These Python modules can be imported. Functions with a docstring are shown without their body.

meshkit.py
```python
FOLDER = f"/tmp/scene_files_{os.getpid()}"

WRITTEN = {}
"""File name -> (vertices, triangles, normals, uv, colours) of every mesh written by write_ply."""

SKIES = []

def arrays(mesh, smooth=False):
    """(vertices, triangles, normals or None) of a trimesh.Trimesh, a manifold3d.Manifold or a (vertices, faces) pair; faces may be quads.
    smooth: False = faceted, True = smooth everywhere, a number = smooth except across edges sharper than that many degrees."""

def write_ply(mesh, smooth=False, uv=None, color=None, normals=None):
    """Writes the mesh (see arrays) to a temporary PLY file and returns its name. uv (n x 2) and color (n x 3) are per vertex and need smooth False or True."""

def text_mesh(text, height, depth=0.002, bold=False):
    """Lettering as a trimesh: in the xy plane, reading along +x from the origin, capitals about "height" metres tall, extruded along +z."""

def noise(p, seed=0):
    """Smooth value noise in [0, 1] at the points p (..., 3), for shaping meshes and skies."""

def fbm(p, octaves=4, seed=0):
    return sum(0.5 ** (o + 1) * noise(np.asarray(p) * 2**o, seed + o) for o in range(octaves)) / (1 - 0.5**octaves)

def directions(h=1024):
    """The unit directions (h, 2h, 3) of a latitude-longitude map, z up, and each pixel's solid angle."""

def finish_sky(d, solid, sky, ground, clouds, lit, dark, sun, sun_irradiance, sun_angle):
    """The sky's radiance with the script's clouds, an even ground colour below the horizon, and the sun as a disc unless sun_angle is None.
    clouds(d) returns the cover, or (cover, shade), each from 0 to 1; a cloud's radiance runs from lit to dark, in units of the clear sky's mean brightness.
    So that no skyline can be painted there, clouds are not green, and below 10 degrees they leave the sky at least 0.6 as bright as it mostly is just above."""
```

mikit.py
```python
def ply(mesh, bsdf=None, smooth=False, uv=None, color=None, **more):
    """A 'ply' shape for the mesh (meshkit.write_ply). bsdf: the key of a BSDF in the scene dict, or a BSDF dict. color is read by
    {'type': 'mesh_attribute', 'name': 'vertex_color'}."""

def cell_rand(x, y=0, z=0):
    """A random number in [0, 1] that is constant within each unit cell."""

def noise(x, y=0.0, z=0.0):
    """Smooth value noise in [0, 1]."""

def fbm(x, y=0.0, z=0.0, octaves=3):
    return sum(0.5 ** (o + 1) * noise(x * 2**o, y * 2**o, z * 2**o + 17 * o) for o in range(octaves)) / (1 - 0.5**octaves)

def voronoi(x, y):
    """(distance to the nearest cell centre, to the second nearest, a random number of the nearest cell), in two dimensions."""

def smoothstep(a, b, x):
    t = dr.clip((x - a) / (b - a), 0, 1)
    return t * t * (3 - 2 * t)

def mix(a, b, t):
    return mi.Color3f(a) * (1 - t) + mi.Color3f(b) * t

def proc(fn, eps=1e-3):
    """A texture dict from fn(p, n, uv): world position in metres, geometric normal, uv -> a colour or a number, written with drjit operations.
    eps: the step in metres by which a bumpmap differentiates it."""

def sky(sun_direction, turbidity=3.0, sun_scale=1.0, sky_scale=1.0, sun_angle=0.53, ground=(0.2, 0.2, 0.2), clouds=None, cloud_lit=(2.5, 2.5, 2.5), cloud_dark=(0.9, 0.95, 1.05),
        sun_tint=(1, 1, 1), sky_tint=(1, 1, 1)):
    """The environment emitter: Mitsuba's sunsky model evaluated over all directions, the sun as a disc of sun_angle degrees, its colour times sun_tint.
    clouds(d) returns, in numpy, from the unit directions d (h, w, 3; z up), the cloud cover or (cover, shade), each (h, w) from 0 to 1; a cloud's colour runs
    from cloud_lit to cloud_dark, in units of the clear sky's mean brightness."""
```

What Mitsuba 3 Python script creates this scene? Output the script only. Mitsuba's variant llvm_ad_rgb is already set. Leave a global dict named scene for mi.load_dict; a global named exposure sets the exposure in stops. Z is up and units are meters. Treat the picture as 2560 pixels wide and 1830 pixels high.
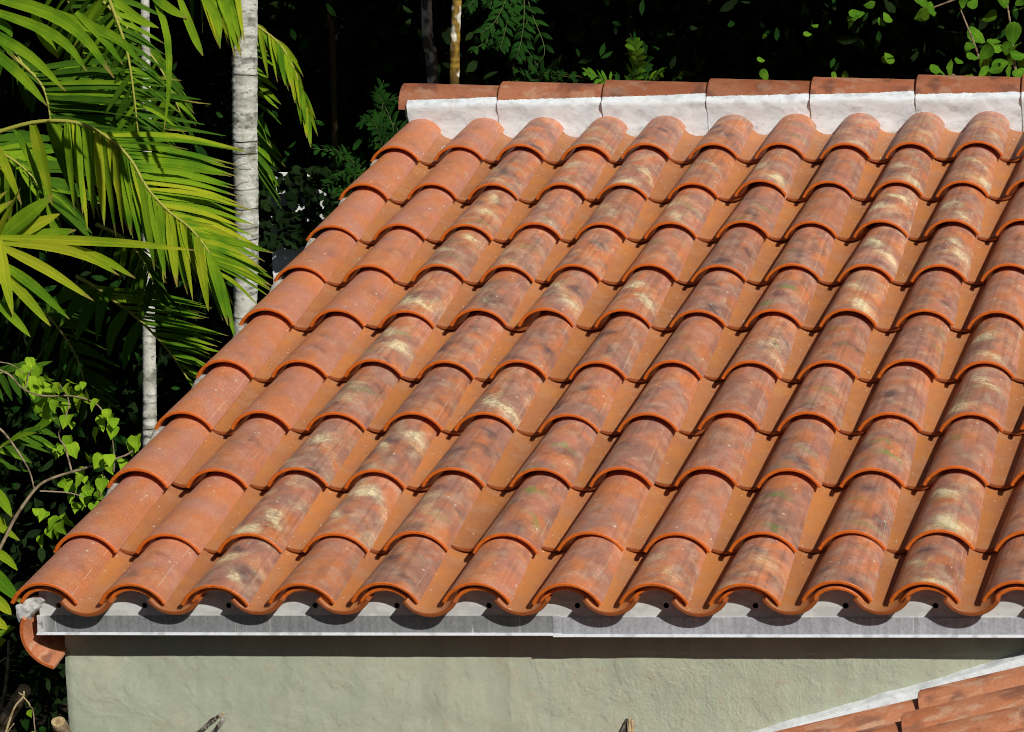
import math, random
import numpy as np, trimesh, drjit as dr, mitsuba as mi
import mikit, meshkit
from shapely.geometry import Polygon, Point, box
from shapely.ops import unary_union
from mikit import noise, fbm, voronoi, cell_rand, smoothstep, mix

T = mi.ScalarTransform4f
scene, labels = {'type': 'scene'}, {}

# ------------------------------------------------------------------ camera, sky, exposure
CAM = np.array([3.30156, -8.16654, 4.73368])
FWD = np.array([-0.1443636, 0.9814956, -0.1257994])
UPV = np.array([0.0037723, 0.1276761, 0.9918087])
scene['camera'] = {'type': 'perspective', 'fov': 17.21348, 'fov_axis': 'x', 'near_clip': 0.1, 'far_clip': 200.0,
                   'principal_point_offset_x': -0.351562, 'principal_point_offset_y': 0.024590,
                   'to_world': T().look_at(origin=CAM.tolist(), target=(CAM + FWD).tolist(), up=UPV.tolist())}
scene['sky'] = mikit.sky([1.05, -1.2, 1.0], turbidity=3.0, sky_scale=0.26, sun_tint=(.95, 1.18, 1.62))
exposure = 1.68

# ------------------------------------------------------------------ helpers
rng = np.random.default_rng(7)
COUNT = {}
def key_for(name):
    n = COUNT.get(name, 0); COUNT[name] = n + 1
    return name if n == 0 else f'{name}_{n:03d}'
def put(name, mesh, bsdf, smooth=40, uv=None, label=None, kind=None):
    k = key_for(name)
    scene[k] = mikit.ply(mesh, bsdf, smooth=smooth, uv=uv)
    if label or kind:
        labels[k] = {}
        if label: labels[k]['label'] = label
        if kind: labels[k]['kind'] = kind
    return k
def thing(name, label, category, group=None):
    k = key_for(name); labels[k] = {'label': label, 'category': category}
    if group: labels[k]['group'] = group
    return k
def quads(rows, flip=False):
    """index quads of a (rows x cols) vertex grid"""
    r, c = rows
    i, j = np.meshgrid(np.arange(r - 1), np.arange(c - 1), indexing='ij')
    q = np.stack([i * c + j, i * c + j + 1, (i + 1) * c + j + 1, (i + 1) * c + j], -1).reshape(-1, 4)
    return q[:, ::-1] if flip else q
def grid_mesh(P, flip=False):
    P = np.asarray(P, float)
    q = quads(P.shape[:2], flip)
    return trimesh.Trimesh(P.reshape(-1, 3), np.vstack([q[:, [0, 1, 2]], q[:, [0, 2, 3]]]), process=False)
def join(ms): return trimesh.util.concatenate(ms)
def boxm(x0, x1, y0, y1, z0, z1):
    m = trimesh.creation.box((x1 - x0, y1 - y0, z1 - z0)); m.apply_translation(((x0 + x1) / 2, (y0 + y1) / 2, (z0 + z1) / 2)); return m
def unit(v): v = np.asarray(v, float); return v / max(np.linalg.norm(v), 1e-9)
def curve(pts, n):
    """smooth curve (Catmull-Rom) through points"""
    p = np.asarray(pts, float)
    if len(p) == 2: return p[0] + (p[1] - p[0]) * np.linspace(0, 1, n)[:, None]
    p = np.vstack([2 * p[0] - p[1], p, 2 * p[-1] - p[-2]])
    s = np.linspace(0, len(p) - 3 - 1e-6, n); out = []
    for x in s:
        i = int(x); t = x - i; a, b, c, d = p[i:i + 4]
        out.append(.5 * (2 * b + (c - a) * t + (2 * a - 5 * b + 4 * c - d) * t * t + (3 * b - a - 3 * c + d) * t ** 3))
    return np.array(out)
def tube(path, radii, sides=10, cap=True, wob=0.0, seed=0):
    p = np.asarray(path, float); n = len(p); radii = np.broadcast_to(radii, (n,))
    t = np.gradient(p, axis=0); t /= np.linalg.norm(t, axis=1, keepdims=True) + 1e-12
    ref = np.array([0, 1.0, 0]) if abs(t[0][1]) < .8 else np.array([1.0, 0, 0])
    a = np.cross(t, ref); a /= np.linalg.norm(a, axis=1, keepdims=True); b = np.cross(t, a)
    ang = np.arange(sides) * 2 * np.pi / sides
    rr = radii[:, None] * np.ones(sides)
    v = p[:, None] + rr[..., None] * (np.cos(ang)[None, :, None] * a[:, None] + np.sin(ang)[None, :, None] * b[:, None])
    if wob: v = v + (meshkit.noise(v * (1.2 / max(radii.max(), 1e-4)), seed)[..., None] - .5) * 2 * wob * (v - p[:, None])
    V = v.reshape(-1, 3); F = []
    for i in range(n - 1):
        for j in range(sides):
            A, B = i * sides + j, i * sides + (j + 1) % sides; F += [[A, A + sides, B], [B, A + sides, B + sides]]
    if cap:
        V = np.vstack([V, p[0], p[-1]])
        for j in range(sides):
            F += [[n * sides, j, (j + 1) % sides], [n * sides + 1, (n - 1) * sides + (j + 1) % sides, (n - 1) * sides + j]]
    m = trimesh.Trimesh(V, np.array(F)[:, ::-1], process=False)
    return m
def rooted(ground, pts, n, r0, r1):
    """a stem from the ground up to the first point, then along the curve: (path, radii)"""
    c = curve(pts, n); g = np.asarray(ground, float); s = np.linspace(0, 1, 12)[:-1, None]
    return np.vstack([g + (c[0] - g) * s, c]), np.concatenate([np.linspace(r0 * 1.5, r0, 11), np.linspace(r0, r1, n)])
def blob(center, size, seed, amount=.35, sub=3, freq=2.0):
    m = trimesh.creation.icosphere(subdivisions=sub, radius=1.0); v = np.array(m.vertices)
    v *= 1 + amount * (2 * meshkit.fbm(v * freq + seed * 3.1, 3, seed) - 1)[:, None]
    m.vertices = v * np.asarray(size) + np.asarray(center); return m

# ------------------------------------------------------------------ materials
def principled(color, rough=.7, spec=.4, **kw):
    c = mikit.proc(color) if callable(color) else {'type': 'rgb', 'value': list(color)}
    return {'type': 'twosided', 'bsdf': {'type': 'principled', 'base_color': c, 'roughness': rough, 'specular': spec, **kw}}
def bumped(b, fn, scale=1.0, eps=1e-3):
    inner = b['bsdf'] if b['type'] == 'twosided' else b
    return {'type': 'twosided', 'bsdf': {'type': 'bumpmap', 'arbitrary': mikit.proc(fn, eps), 'scale': scale, 'bsdf': inner}}

def tile_color(p, n, uv):
    """weathered hand-painted clay: a uv cell per tile; the cell number carries how much cream, smoke and green it was brushed with"""
    U = dr.floor(uv.x); R = dr.floor(uv.y); u = uv.x - U; v = uv.y - R
    gr = dr.floor(U / 512.0); U1 = U - gr * 512.0; dk = dr.floor(U1 / 128.0); U2 = U1 - dk * 128.0; cm = dr.floor(U2 / 32.0); col = U2 - cm * 32.0
    gr, dk, cm = gr / 3.0, dk / 3.0, cm / 3.0
    s0 = cell_rand(col, R, 5) * 40.0; s1 = cell_rand(col, R, 9) * 40.0; s2 = cell_rand(col, R, 13)
    a = u * .22; b = v * .48
    wx = (fbm(a * 14 + s0, b * 14 + s1, s0, 3) - .5) * .09
    ang = 0.35 + .5 * s2
    s = a * dr.cos(ang) - b * dr.sin(ang) + wx; c = a * dr.sin(ang) + b * dr.cos(ang) + wx
    fine = noise(c * 420 + s0, s * 130, s1); grain = fbm(a * 260 + s0, b * 260, s1, 2)
    orange = mi.Color3f(.530, .182, .074); rose = mi.Color3f(.475, .190, .122); brown = mi.Color3f(.285, .155, .122)
    brush = .5 * noise(c * 230 + s0, s * 70 + s1, s0) + .5 * noise(c * 560, s * 200, s1)
    col3 = mix(orange, rose, smoothstep(.30, .70, fbm(a * 15 + s1, b * 11 + s0, 3.0, 4)))
    busy = dr.clip(.22 + .55 * smoothstep(1.5, 2.2, col) + dk * .5 + cm * .6 + .25 * gr, 0, 1)
    col3 = mix(col3, brown, busy * smoothstep(.30, .70, fbm(a * 19 + s1, b * 14 + s0, 7.0, 4)) * (.45 + .55 * brush))
    def smudge(k, la, lb, tilt):
        """a soft rubbed spot somewhere on the tile"""
        ca = .22 * (.22 + .60 * cell_rand(col, R, 41 + k)); cb = .48 * (.06 + .62 * cell_rand(col, R, 51 + k)); th_ = tilt + .8 * (cell_rand(col, R, 61 + k) - .5)
        da, db = a - ca + .035 * (fbm(a * 30 + s0, b * 30, 1.0 + k, 3) - .5), b - cb + .06 * (fbm(a * 26 + s1, b * 26, 8.0 + k, 3) - .5)
        p1 = (da * dr.cos(th_) - db * dr.sin(th_)) / la; p2 = (da * dr.sin(th_) + db * dr.cos(th_)) / lb
        return dr.exp(-(p1 * p1 + p2 * p2))
    soot = smudge(0, .034, .020, .7) + .8 * smudge(1, .028, .016, .9) + .5 * smudge(2, .045, .020, .5)
    soot = 1.15 * soot * dr.clip(.20 * busy + dk * 1.6, 0, 1.1) + .34 * smudge(3, .030, .022, .6) + .22 * smoothstep(.55, .8, fbm(a * 24 + s1, b * 18, 12.0, 4)) * busy
    col3 = mix(col3, mi.Color3f(.090, .062, .066), dr.clip(soot * (.35 + .75 * brush), 0, .78))
    moss = (smudge(4, .044, .012, .35) + .8 * smudge(5, .034, .011, .5)) * gr
    col3 = mix(col3, mi.Color3f(.165, .255, .075), dr.clip(moss * 2.1 * (.1 + 1.1 * brush), 0, .72))
    cream = smudge(6, .040, .026, .6) + .8 * smudge(7, .050, .016, .8) + .22 * smoothstep(.5, .8, fbm(a * 24 + s0, b * 18 + s1, 9.0, 4))
    col3 = mix(col3, mi.Color3f(.760, .640, .380), dr.clip(cream * cm * 2.7 * (brush * 1.1 - .12) * (.55 + .9 * grain), 0, .85))
    hz = smoothstep(.42, .8, fbm(a * 34 + s1, b * 30, 15.0, 4)) * (.06 + .24 * busy)
    col3 = mix(col3, mi.Color3f(.60, .46, .33), hz * (.3 + 1.1 * brush))
    col3 = col3 * (1 - .16 * smoothstep(.55, .8, noise(u * 26 + s0, v * 2.2 + s1)) * busy)
    col3 = col3 * (.80 + .40 * grain) * (.90 + .18 * cell_rand(col, R, 21))
    # mould line and scratches along the right flank, lime splashes
    ln = smoothstep(.006, .001, dr.abs(u - .80 - .10 * cell_rand(col, R, 33) + .05 * (noise(b * 7 + s0) - .5))) * smoothstep(.5, .62, noise(b * 16 + s1, s0)) * .42 * smoothstep(.35, .8, cell_rand(col, R, 31))
    d1, d2, w = voronoi(a * 34 + s0, b * 34 + s1)
    pick = smoothstep(.97 - .05 * smoothstep(2.5, 1.0, col), .985, w)
    dot = smoothstep(.16, .08, d1 + .10 * (fine - .5)) * pick
    col3 = mix(col3, mi.Color3f(.72, .62, .50), dr.clip(ln + dot * .7, 0, .85))
    rim = mi.Color3f(.560, .118, .011) * (.86 + .3 * fbm(p.x * 150, p.y * 150, p.z * 150, 2))
    return dr.select(v < .03, rim, col3)
scene['clay_cover'] = bumped(principled(tile_color, .50, .38), lambda p, n, uv: .0016 * fbm(p.x * 170, p.y * 170, p.z * 170, 3) + .0018 * fbm(p.x * 30, p.y * 30, p.z * 30, 2), 1.0)

def pan_color(p, n, uv):
    U = dr.floor(uv.x); R = dr.floor(uv.y); u = uv.x - U; v = uv.y - R
    s0 = cell_rand(U, R, 3) * 30
    c = mix((.462, .176, .056), (.405, .160, .068), smoothstep(.3, .7, fbm(u * 2 + s0, v * 6, s0, 3)))
    c = c * (.84 + .22 * fbm(u * 40 + s0, v * 70, s0, 2)) * (.88 + .24 * cell_rand(U, R, 8))
    c = mix(c, mi.Color3f(.40, .22, .12), .35 * smoothstep(.52, .75, fbm(u * 3 + s0, v * 14, 4.0, 3)))
    d1, d2, w = voronoi(u * 6 + s0, v * 16 + s0)
    c = mix(c, mi.Color3f(.70, .58, .44), smoothstep(.13, .05, d1) * smoothstep(.93, .95, w) * .6)
    rim = mi.Color3f(.270, .072, .018)
    return dr.select(v < .03, rim, c)
scene['clay_pan'] = bumped(principled(pan_color, .5, .35), lambda p, n, uv: .0008 * fbm(p.x * 170, p.y * 170, p.z * 170, 2), 1.0)

def old_tile_color(p, n, uv):
    U = dr.floor(uv.x); R = dr.floor(uv.y); u = uv.x - U; v = uv.y - R
    s0 = cell_rand(U, R, 3) * 30
    a, b = u * .22, v * .42
    c = mix((.490, .165, .072), (.560, .225, .115), smoothstep(.35, .65, fbm(a * 22 + s0, b * 12, s0, 3)))
    c = mix(c, mi.Color3f(.210, .095, .065), .7 * smoothstep(.52, .76, fbm(a * 20 + s0, b * 17 + s0, 5.0, 4)))
    c = mix(c, mi.Color3f(.62, .40, .27), .5 * smoothstep(.56, .75, fbm(a * 40 + s0, b * 26, 8.0, 4)))
    c = c * (.8 + .35 * fbm(a * 240, b * 240, s0, 2)) * (.85 + .3 * cell_rand(U, R, 8))
    return dr.select(v < .03, mi.Color3f(.46, .12, .03), c)
def ridge_color(p, n, uv): return old_tile_color(p, n, uv) * mi.Color3f(.62, .57, .56)
scene['clay_ridge'] = bumped(principled(ridge_color, .65, .3), lambda p, n, uv: .0014 * fbm(p.x * 150, p.y * 150, p.z * 150, 3), 1.0)
scene['clay_old'] = bumped(principled(old_tile_color, .65, .3), lambda p, n, uv: .0014 * fbm(p.x * 150, p.y * 150, p.z * 150, 3), 1.0)

scene['mortar_white'] = bumped(principled(lambda p, n, uv: mix((.715, .735, .755), (.43, .435, .44), .55 * smoothstep(.45, .8, fbm(p.x * 22, p.y * 22, p.z * 34, 4)) + .35 * smoothstep(.6, .8, fbm(p.x * 90, p.y * 90, p.z * 90, 2))), .85, .2),
                               lambda p, n, uv: .006 * fbm(p.x * 26, p.y * 26, p.z * 26, 4), 1.0)
scene['mortar_grey'] = bumped(principled(lambda p, n, uv: mix((.56, .55, .53), (.28, .27, .25), smoothstep(.35, .75, fbm(p.x * 40, p.y * 40, p.z * 40, 4))), .9, .2),
                              lambda p, n, uv: .004 * fbm(p.x * 60, p.y * 60, p.z * 60, 3), 1.0)
scene['mortar_dull'] = principled(lambda p, n, uv: mix((.36, .34, .31), (.20, .18, .16), smoothstep(.35, .75, fbm(p.x * 50, p.y * 50, p.z * 50, 4))), .95, .1)
def stucco_color(p, n, uv):
    c = mix((.398, .415, .312), (.360, .385, .287), smoothstep(.3, .7, fbm(p.x * 5, p.z * 6, 3.0, 3)))
    c = mix(c, mi.Color3f(.415, .406, .305), .6 * smoothstep(.5, .7, fbm(p.x * 14 + 9, p.z * 11, 1.0, 3)))
    pit = smoothstep(.80, .9, noise(p.x * 60, p.z * 60)) * smoothstep(.45, .65, fbm(p.x * 4, p.z * 4, 8.0, 2))
    c = mix(c, mi.Color3f(.25, .25, .175), pit * .16)
    c = c * (.93 + .12 * fbm(p.x * 150, p.z * 150, p.y * 20, 2))
    # thin rust-brown drips and chips with their own outline
    st = smoothstep(.60, .85, fbm(p.x * 26 + 3, p.z * 34, p.y * 5, 4))
    run = smoothstep(.55, .8, noise(p.x * 34, 5.0)) * smoothstep(.3, .7, fbm(p.x * 9, p.z * 3, 2.0, 3))
    return mix(c, mi.Color3f(.40, .30, .19), st * .30) * (1 - .10 * run)
def stucco_bump(p, n, uv):
    a = fbm(p.x * 9 + .6 * noise(p.z * 7), p.z * 12, p.y * 3, 3)
    sm = smoothstep(.45, .7, fbm(p.x * 3.2 + 5, p.z * 3.6, 0.0, 2))
    ridge = 1 - dr.abs(2 * fbm(p.x * 26 + 2 * a, p.z * 17 + 4 * a, 2.0, 2) - 1)
    return .0050 * a + .0006 * ridge * ridge * (.4 + .8 * sm) + .0016 * fbm(p.x * 230, p.z * 230, p.y * 60, 3) * (.3 + .9 * smoothstep(1.0, 2.0, p.x + .5 * a)) + .0009 * smoothstep(.48, .70, fbm(p.x * 38 + 2 * a, p.z * 30 + 3 * a, 6.0, 4))
scene['stucco'] = bumped(principled(stucco_color, .88, .2), stucco_bump, 1.0, 1.2e-3)
def zinc_color(p, n, uv):
    sp = fbm(p.x * 190, p.z * 190, 1.0, 2); st = noise(p.x * 150, p.z * 7, 2.0)
    new = smoothstep(1.239, 1.242, p.x)
    base = mix((.205, .212, .218), (.35, .355, .385), new)
    base = base * (.72 + .45 * sp + .34 * st) * (.85 + .3 * fbm(p.x * 5, p.z * 12, 4.0, 3))
    drip = smoothstep(.955, .985, noise(p.x * 130, 3.0)) * smoothstep(.35, .6, noise(p.x * 31, p.z * 9, 8.0))
    lime = smoothstep(.03, .0, dr.abs(p.x + .128)) * smoothstep(.3, .6, fbm(p.x * 90, p.z * 90, 2.0, 2) + .2)
    moss = smoothstep(.52, .75, fbm(p.x * 9, p.z * 14, 6.0, 3)) * smoothstep(.30, .02, p.x)
    base = mix(base, mi.Color3f(.115, .125, .055), moss * .8)
    return mix(base, mi.Color3f(.66, .65, .63), dr.clip(drip * .8 + lime, 0, .9))
scene['zinc'] = principled(zinc_color, .48, .5, metallic=.25)
scene['zinc_lip'] = principled(lambda p, n, uv: mix((.60, .61, .64), (.42, .43, .45), smoothstep(.5, .8, fbm(p.x * 40, p.z * 60, 2.0, 3))), .45, .5)
scene['closure_grey'] = principled(lambda p, n, uv: mix((.52, .52, .50), (.43, .43, .42), smoothstep(.35, .7, fbm(p.x * 30, p.z * 60, 2.0, 3))), .6, .3)
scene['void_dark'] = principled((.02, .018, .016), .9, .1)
scene['bark_pale'] = bumped(principled(lambda p, n, uv: mix(mix((.52, .505, .45), (.33, .32, .265), smoothstep(.40, .7, fbm(p.x * 30, p.y * 30, p.z * 22, 3))),
        mi.Color3f(.09, .085, .065), dr.clip(.75 * smoothstep(.60, .74, fbm(p.x * 60, p.y * 60, p.z * 85, 4)) * smoothstep(.35, .6, fbm(p.x * 14, p.y * 14, p.z * 6, 2)) + .6 * smoothstep(.66, .84, noise(p.z * 70 + 3 * noise(p.x * 22, p.y * 22), 3.0)) * smoothstep(.4, .6, noise(p.x * 40, p.y * 40, p.z * 20)), 0, .8)), .8, .2),
        lambda p, n, uv: .006 * smoothstep(.55, .8, noise(p.z * 42 + 1.5 * noise(p.x * 14, p.y * 14), 3.0)) + .003 * fbm(p.x * 60, p.y * 60, p.z * 110, 3), 1.0)
scene['bark_gold'] = bumped(principled(lambda p, n, uv: mix(mix((.270, .160, .022), (.105, .062, .014), smoothstep(.36, .62, fbm(p.x * 40, p.y * 40, p.z * 16, 3))), mi.Color3f(.60, .56, .46), smoothstep(.55, .66, fbm(p.x * 26, p.y * 26, p.z * 13 + 3, 3))) * (.7 + .5 * noise(p.z * 75)), .8, .2),
        lambda p, n, uv: .004 * noise(p.z * 75) + .003 * fbm(p.x * 60, p.y * 60, p.z * 60, 2), 1.0)
scene['bark_grey'] = bumped(principled(lambda p, n, uv: mix((.40, .39, .36), (.06, .055, .05), smoothstep(.42, .60, fbm(p.x * 22, p.y * 22, p.z * 16, 4))), .85, .2),
        lambda p, n, uv: .004 * fbm(p.x * 60, p.y * 60, p.z * 60, 3), 1.0)
scene['twig'] = principled(lambda p, n, uv: mix((.30, .22, .14), (.14, .10, .06), smoothstep(.35, .7, fbm(p.x * 60, p.y * 60, p.z * 60, 3))), .8, .2)
scene['cut_wood'] = principled(lambda p, n, uv: mix((.44, .33, .18), (.26, .17, .08), smoothstep(.4, .7, fbm(p.x * 70, p.y * 70, p.z * 70, 3))), .8, .2)
scene['dead_wood'] = bumped(principled(lambda p, n, uv: mix((.34, .31, .27), (.06, .048, .035), smoothstep(.42, .62, fbm(p.x * 120, p.y * 60, p.z * 38, 3))), .9, .1),
        lambda p, n, uv: .004 * fbm(p.x * 160, p.y * 160, p.z * 40, 3), 1.0)
def leaf_bsdf(c0, c1, freq=9.0, rough=.38, trans=.7, spec=.5, vein=True, brown=0.0):
    def color(p, n, uv):
        c = mix(c0, c1, smoothstep(.3, .7, fbm(p.x * freq, p.y * freq, p.z * freq, 3)))
        tip = smoothstep(.86, 1.0, uv.y + .25 * (noise(p.x * 23, p.y * 23, p.z * 23) - .5))
        if brown: c = mix(c, mi.Color3f(.34, .23, .07), brown * tip)
        if vein: c = c * (.84 + .26 * noise(uv.x * 13, uv.y * 1.5, p.x * 2)) * (1 + .25 * smoothstep(.06, .0, dr.abs(uv.x - .5)))
        return c
    return {'type': 'principledthin', 'base_color': mikit.proc(color), 'roughness': rough, 'diff_trans': trans, 'spec_trans': 0.0, 'eta': 1.42, 'flatness': 0.0}
scene['leaf_palm'] = leaf_bsdf((.225, .370, .017), (.090, .215, .012), 9, .27, brown=.75)
scene['leaf_palm_yellow'] = leaf_bsdf((.410, .450, .024), (.240, .355, .015), 9, .27, brown=.85)
scene['leaf_palm_dark'] = leaf_bsdf((.085, .185, .014), (.050, .125, .012))
scene['leaf_vine'] = leaf_bsdf((.360, .560, .030), (.230, .430, .022), 20, .45, .8)
scene['leaf_oval'] = leaf_bsdf((.120, .260, .018), (.070, .185, .014), 14, .22, .55)
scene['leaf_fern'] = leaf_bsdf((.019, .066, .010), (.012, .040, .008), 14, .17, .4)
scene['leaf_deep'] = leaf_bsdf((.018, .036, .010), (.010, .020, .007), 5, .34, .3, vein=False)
scene['leaf_dry'] = leaf_bsdf((.20, .18, .14), (.13, .12, .09), 5, .6, .3)
scene['rachis'] = principled((.300, .290, .045), .5, .3)
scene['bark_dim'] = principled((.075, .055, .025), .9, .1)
scene['stalk_dark'] = principled((.060, .085, .020), .5, .3)
scene['soil'] = principled(lambda p, n, uv: mix((.040, .030, .020), (.022, .018, .012), smoothstep(.4, .6, fbm(p.x * 3, p.y * 3, 1.0, 4))), .95, .1)
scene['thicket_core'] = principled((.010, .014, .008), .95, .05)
scene['white_paint'] = principled(lambda p, n, uv: mix((.72, .71, .70), (.5, .49, .47), smoothstep(.4, .7, fbm(p.x * 9, p.y * 9, p.z * 9, 3))), .8, .2)
scene['grey_stone'] = bumped(principled(lambda p, n, uv: mix((.30, .28, .26), (.16, .15, .135), smoothstep(.35, .65, fbm(p.x * 9, p.y * 9, p.z * 9, 4))), .9, .2), lambda p, n, uv: .006 * fbm(p.x * 25, p.y * 25, p.z * 25, 4), 1.0)

# ------------------------------------------------------------------ ground
g = np.linspace(-1, 1, 61)
gx, gy = np.meshgrid(g ** 3 * 90, g ** 3 * 90 + 6, indexing='ij')
gz = .06 * (meshkit.fbm(np.stack([gx * .6, gy * .6, gx * 0], -1), 3) - .5)
put('ground', grid_mesh(np.stack([gx, gy, gz], -1)), 'soil', smooth=True); labels['ground'] = {'kind': 'structure', 'label': 'dark bare garden soil round the house'}

# ------------------------------------------------------------------ house: main roof of barrel tiles
house = thing('house', 'small house with a barrel-tiled terracotta roof, zinc eave strip and sage green stucco wall', 'house')
PITCH = math.radians(15.0); Z0 = 3.0; CS, SN = math.cos(PITCH), math.sin(PITCH)
def roof(v):
    """(along the eave, up the slope, out of the slope) -> world"""
    v = np.asarray(v, float)
    return np.stack([v[..., 0], v[..., 1] * CS - v[..., 2] * SN, v[..., 1] * SN + v[..., 2] * CS + Z0], -1)

def barrel(w0, h0, w1, h1, y0, y1, n0, n1, xc=0., th=.0096, seg=18, up=True, uvcell=(0, 0), skew=0., lens=3):
    """one curved clay tile as a closed shell with softened front lip: (vertices, triangles, uv). w = half width, h = rise (outer), at the front 0 and back 1.
    up=False turns it over (a pan)."""
    def arc(w, h, d, k):
        R = (w * w + h * h) / (2 * h); ph = math.asin(min(1, w / R)); ph = ph if h <= R else math.pi - ph
        a = np.linspace(-ph, ph, seg + 1); r = R - d
        x = r * np.sin(a); z = (h - R) + r * np.cos(a)
        return x, z
    V, F, UV = [], [], []; sgn = 1 if up else -1
    cu = np.linspace(.02, .98, seg + 1)
    def ring(t, d, ext=0.):
        w, h = w0 + (w1 - w0) * t, h0 + (h1 - h0) * t; x, z = arc(w, h, d, 0)
        y = y0 + (y1 - y0) * t + ext
        nn = n0 + (n1 - n0) * t
        if not up: z = z - h
        zz = z if up else -z - h
        return np.stack([xc + skew * t + x, np.full_like(x, y), nn + zz], -1)
    def strip(r0, r1, v0, v1, flip):
        b = len(V) and sum(len(q) for q in V)
        V.append(r0); V.append(r1)
        UV.append(np.stack([uvcell[0] + cu, np.full_like(cu, uvcell[1] + v0)], -1)); UV.append(np.stack([uvcell[0] + cu, np.full_like(cu, uvcell[1] + v1)], -1))
        k = len(r0)
        for i in range(k - 1):
            q = [b + i, b + i + 1, b + k + i + 1, b + k + i]
            if flip: q = q[::-1]
            F.extend([[q[0], q[1], q[2]], [q[0], q[2], q[3]]])
    e = .0022; t0 = e / (y1 - y0); fl = not up
    ts = [t0] + list(np.linspace(0, 1, lens)[1:])
    for a, b in zip(ts[:-1], ts[1:]): strip(ring(a, 0), ring(b, 0), .05 + .93 * a, .05 + .93 * b, fl)
    strip(ring(0, e), ring(t0, 0), .015, .015, fl)                       # softened lip
    strip(ring(0, th - e), ring(0, e), .01, .01, fl)                     # front face
    strip(ring(t0, th), ring(0, th - e), .015, .015, fl)
    strip(ring(1, th), ring(t0, th), *((.012, .012) if up else (.98, .06)), fl)                     # underside
    strip(ring(1, 0), ring(1, th), .012, .012, fl)
    for idx in (0, -1):                                                  # long edges
        A, B, C, D = ring(0, 0)[idx], ring(1, 0)[idx], ring(1, th)[idx], ring(0, th)[idx]
        b = sum(len(q) for q in V); V.append(np.array([A, B, C, D])); UV.append(np.tile([uvcell[0] + .5, uvcell[1] + .012], (4, 1)))
        q = [[b, b + 1, b + 2], [b, b + 2, b + 3]]
        if (idx == 0) == up: q = [f[::-1] for f in q]
        F.extend(q)
    return np.vstack(V), np.array(F), np.vstack(UV)
def put_barrel(name, xf, bsdf, label=None, **kw):
    v, f, uv = barrel(**kw)
    return put(name, trimesh.Trimesh(xf(v), f, process=False), bsdf, smooth=True, uv=uv, label=label)

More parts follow.
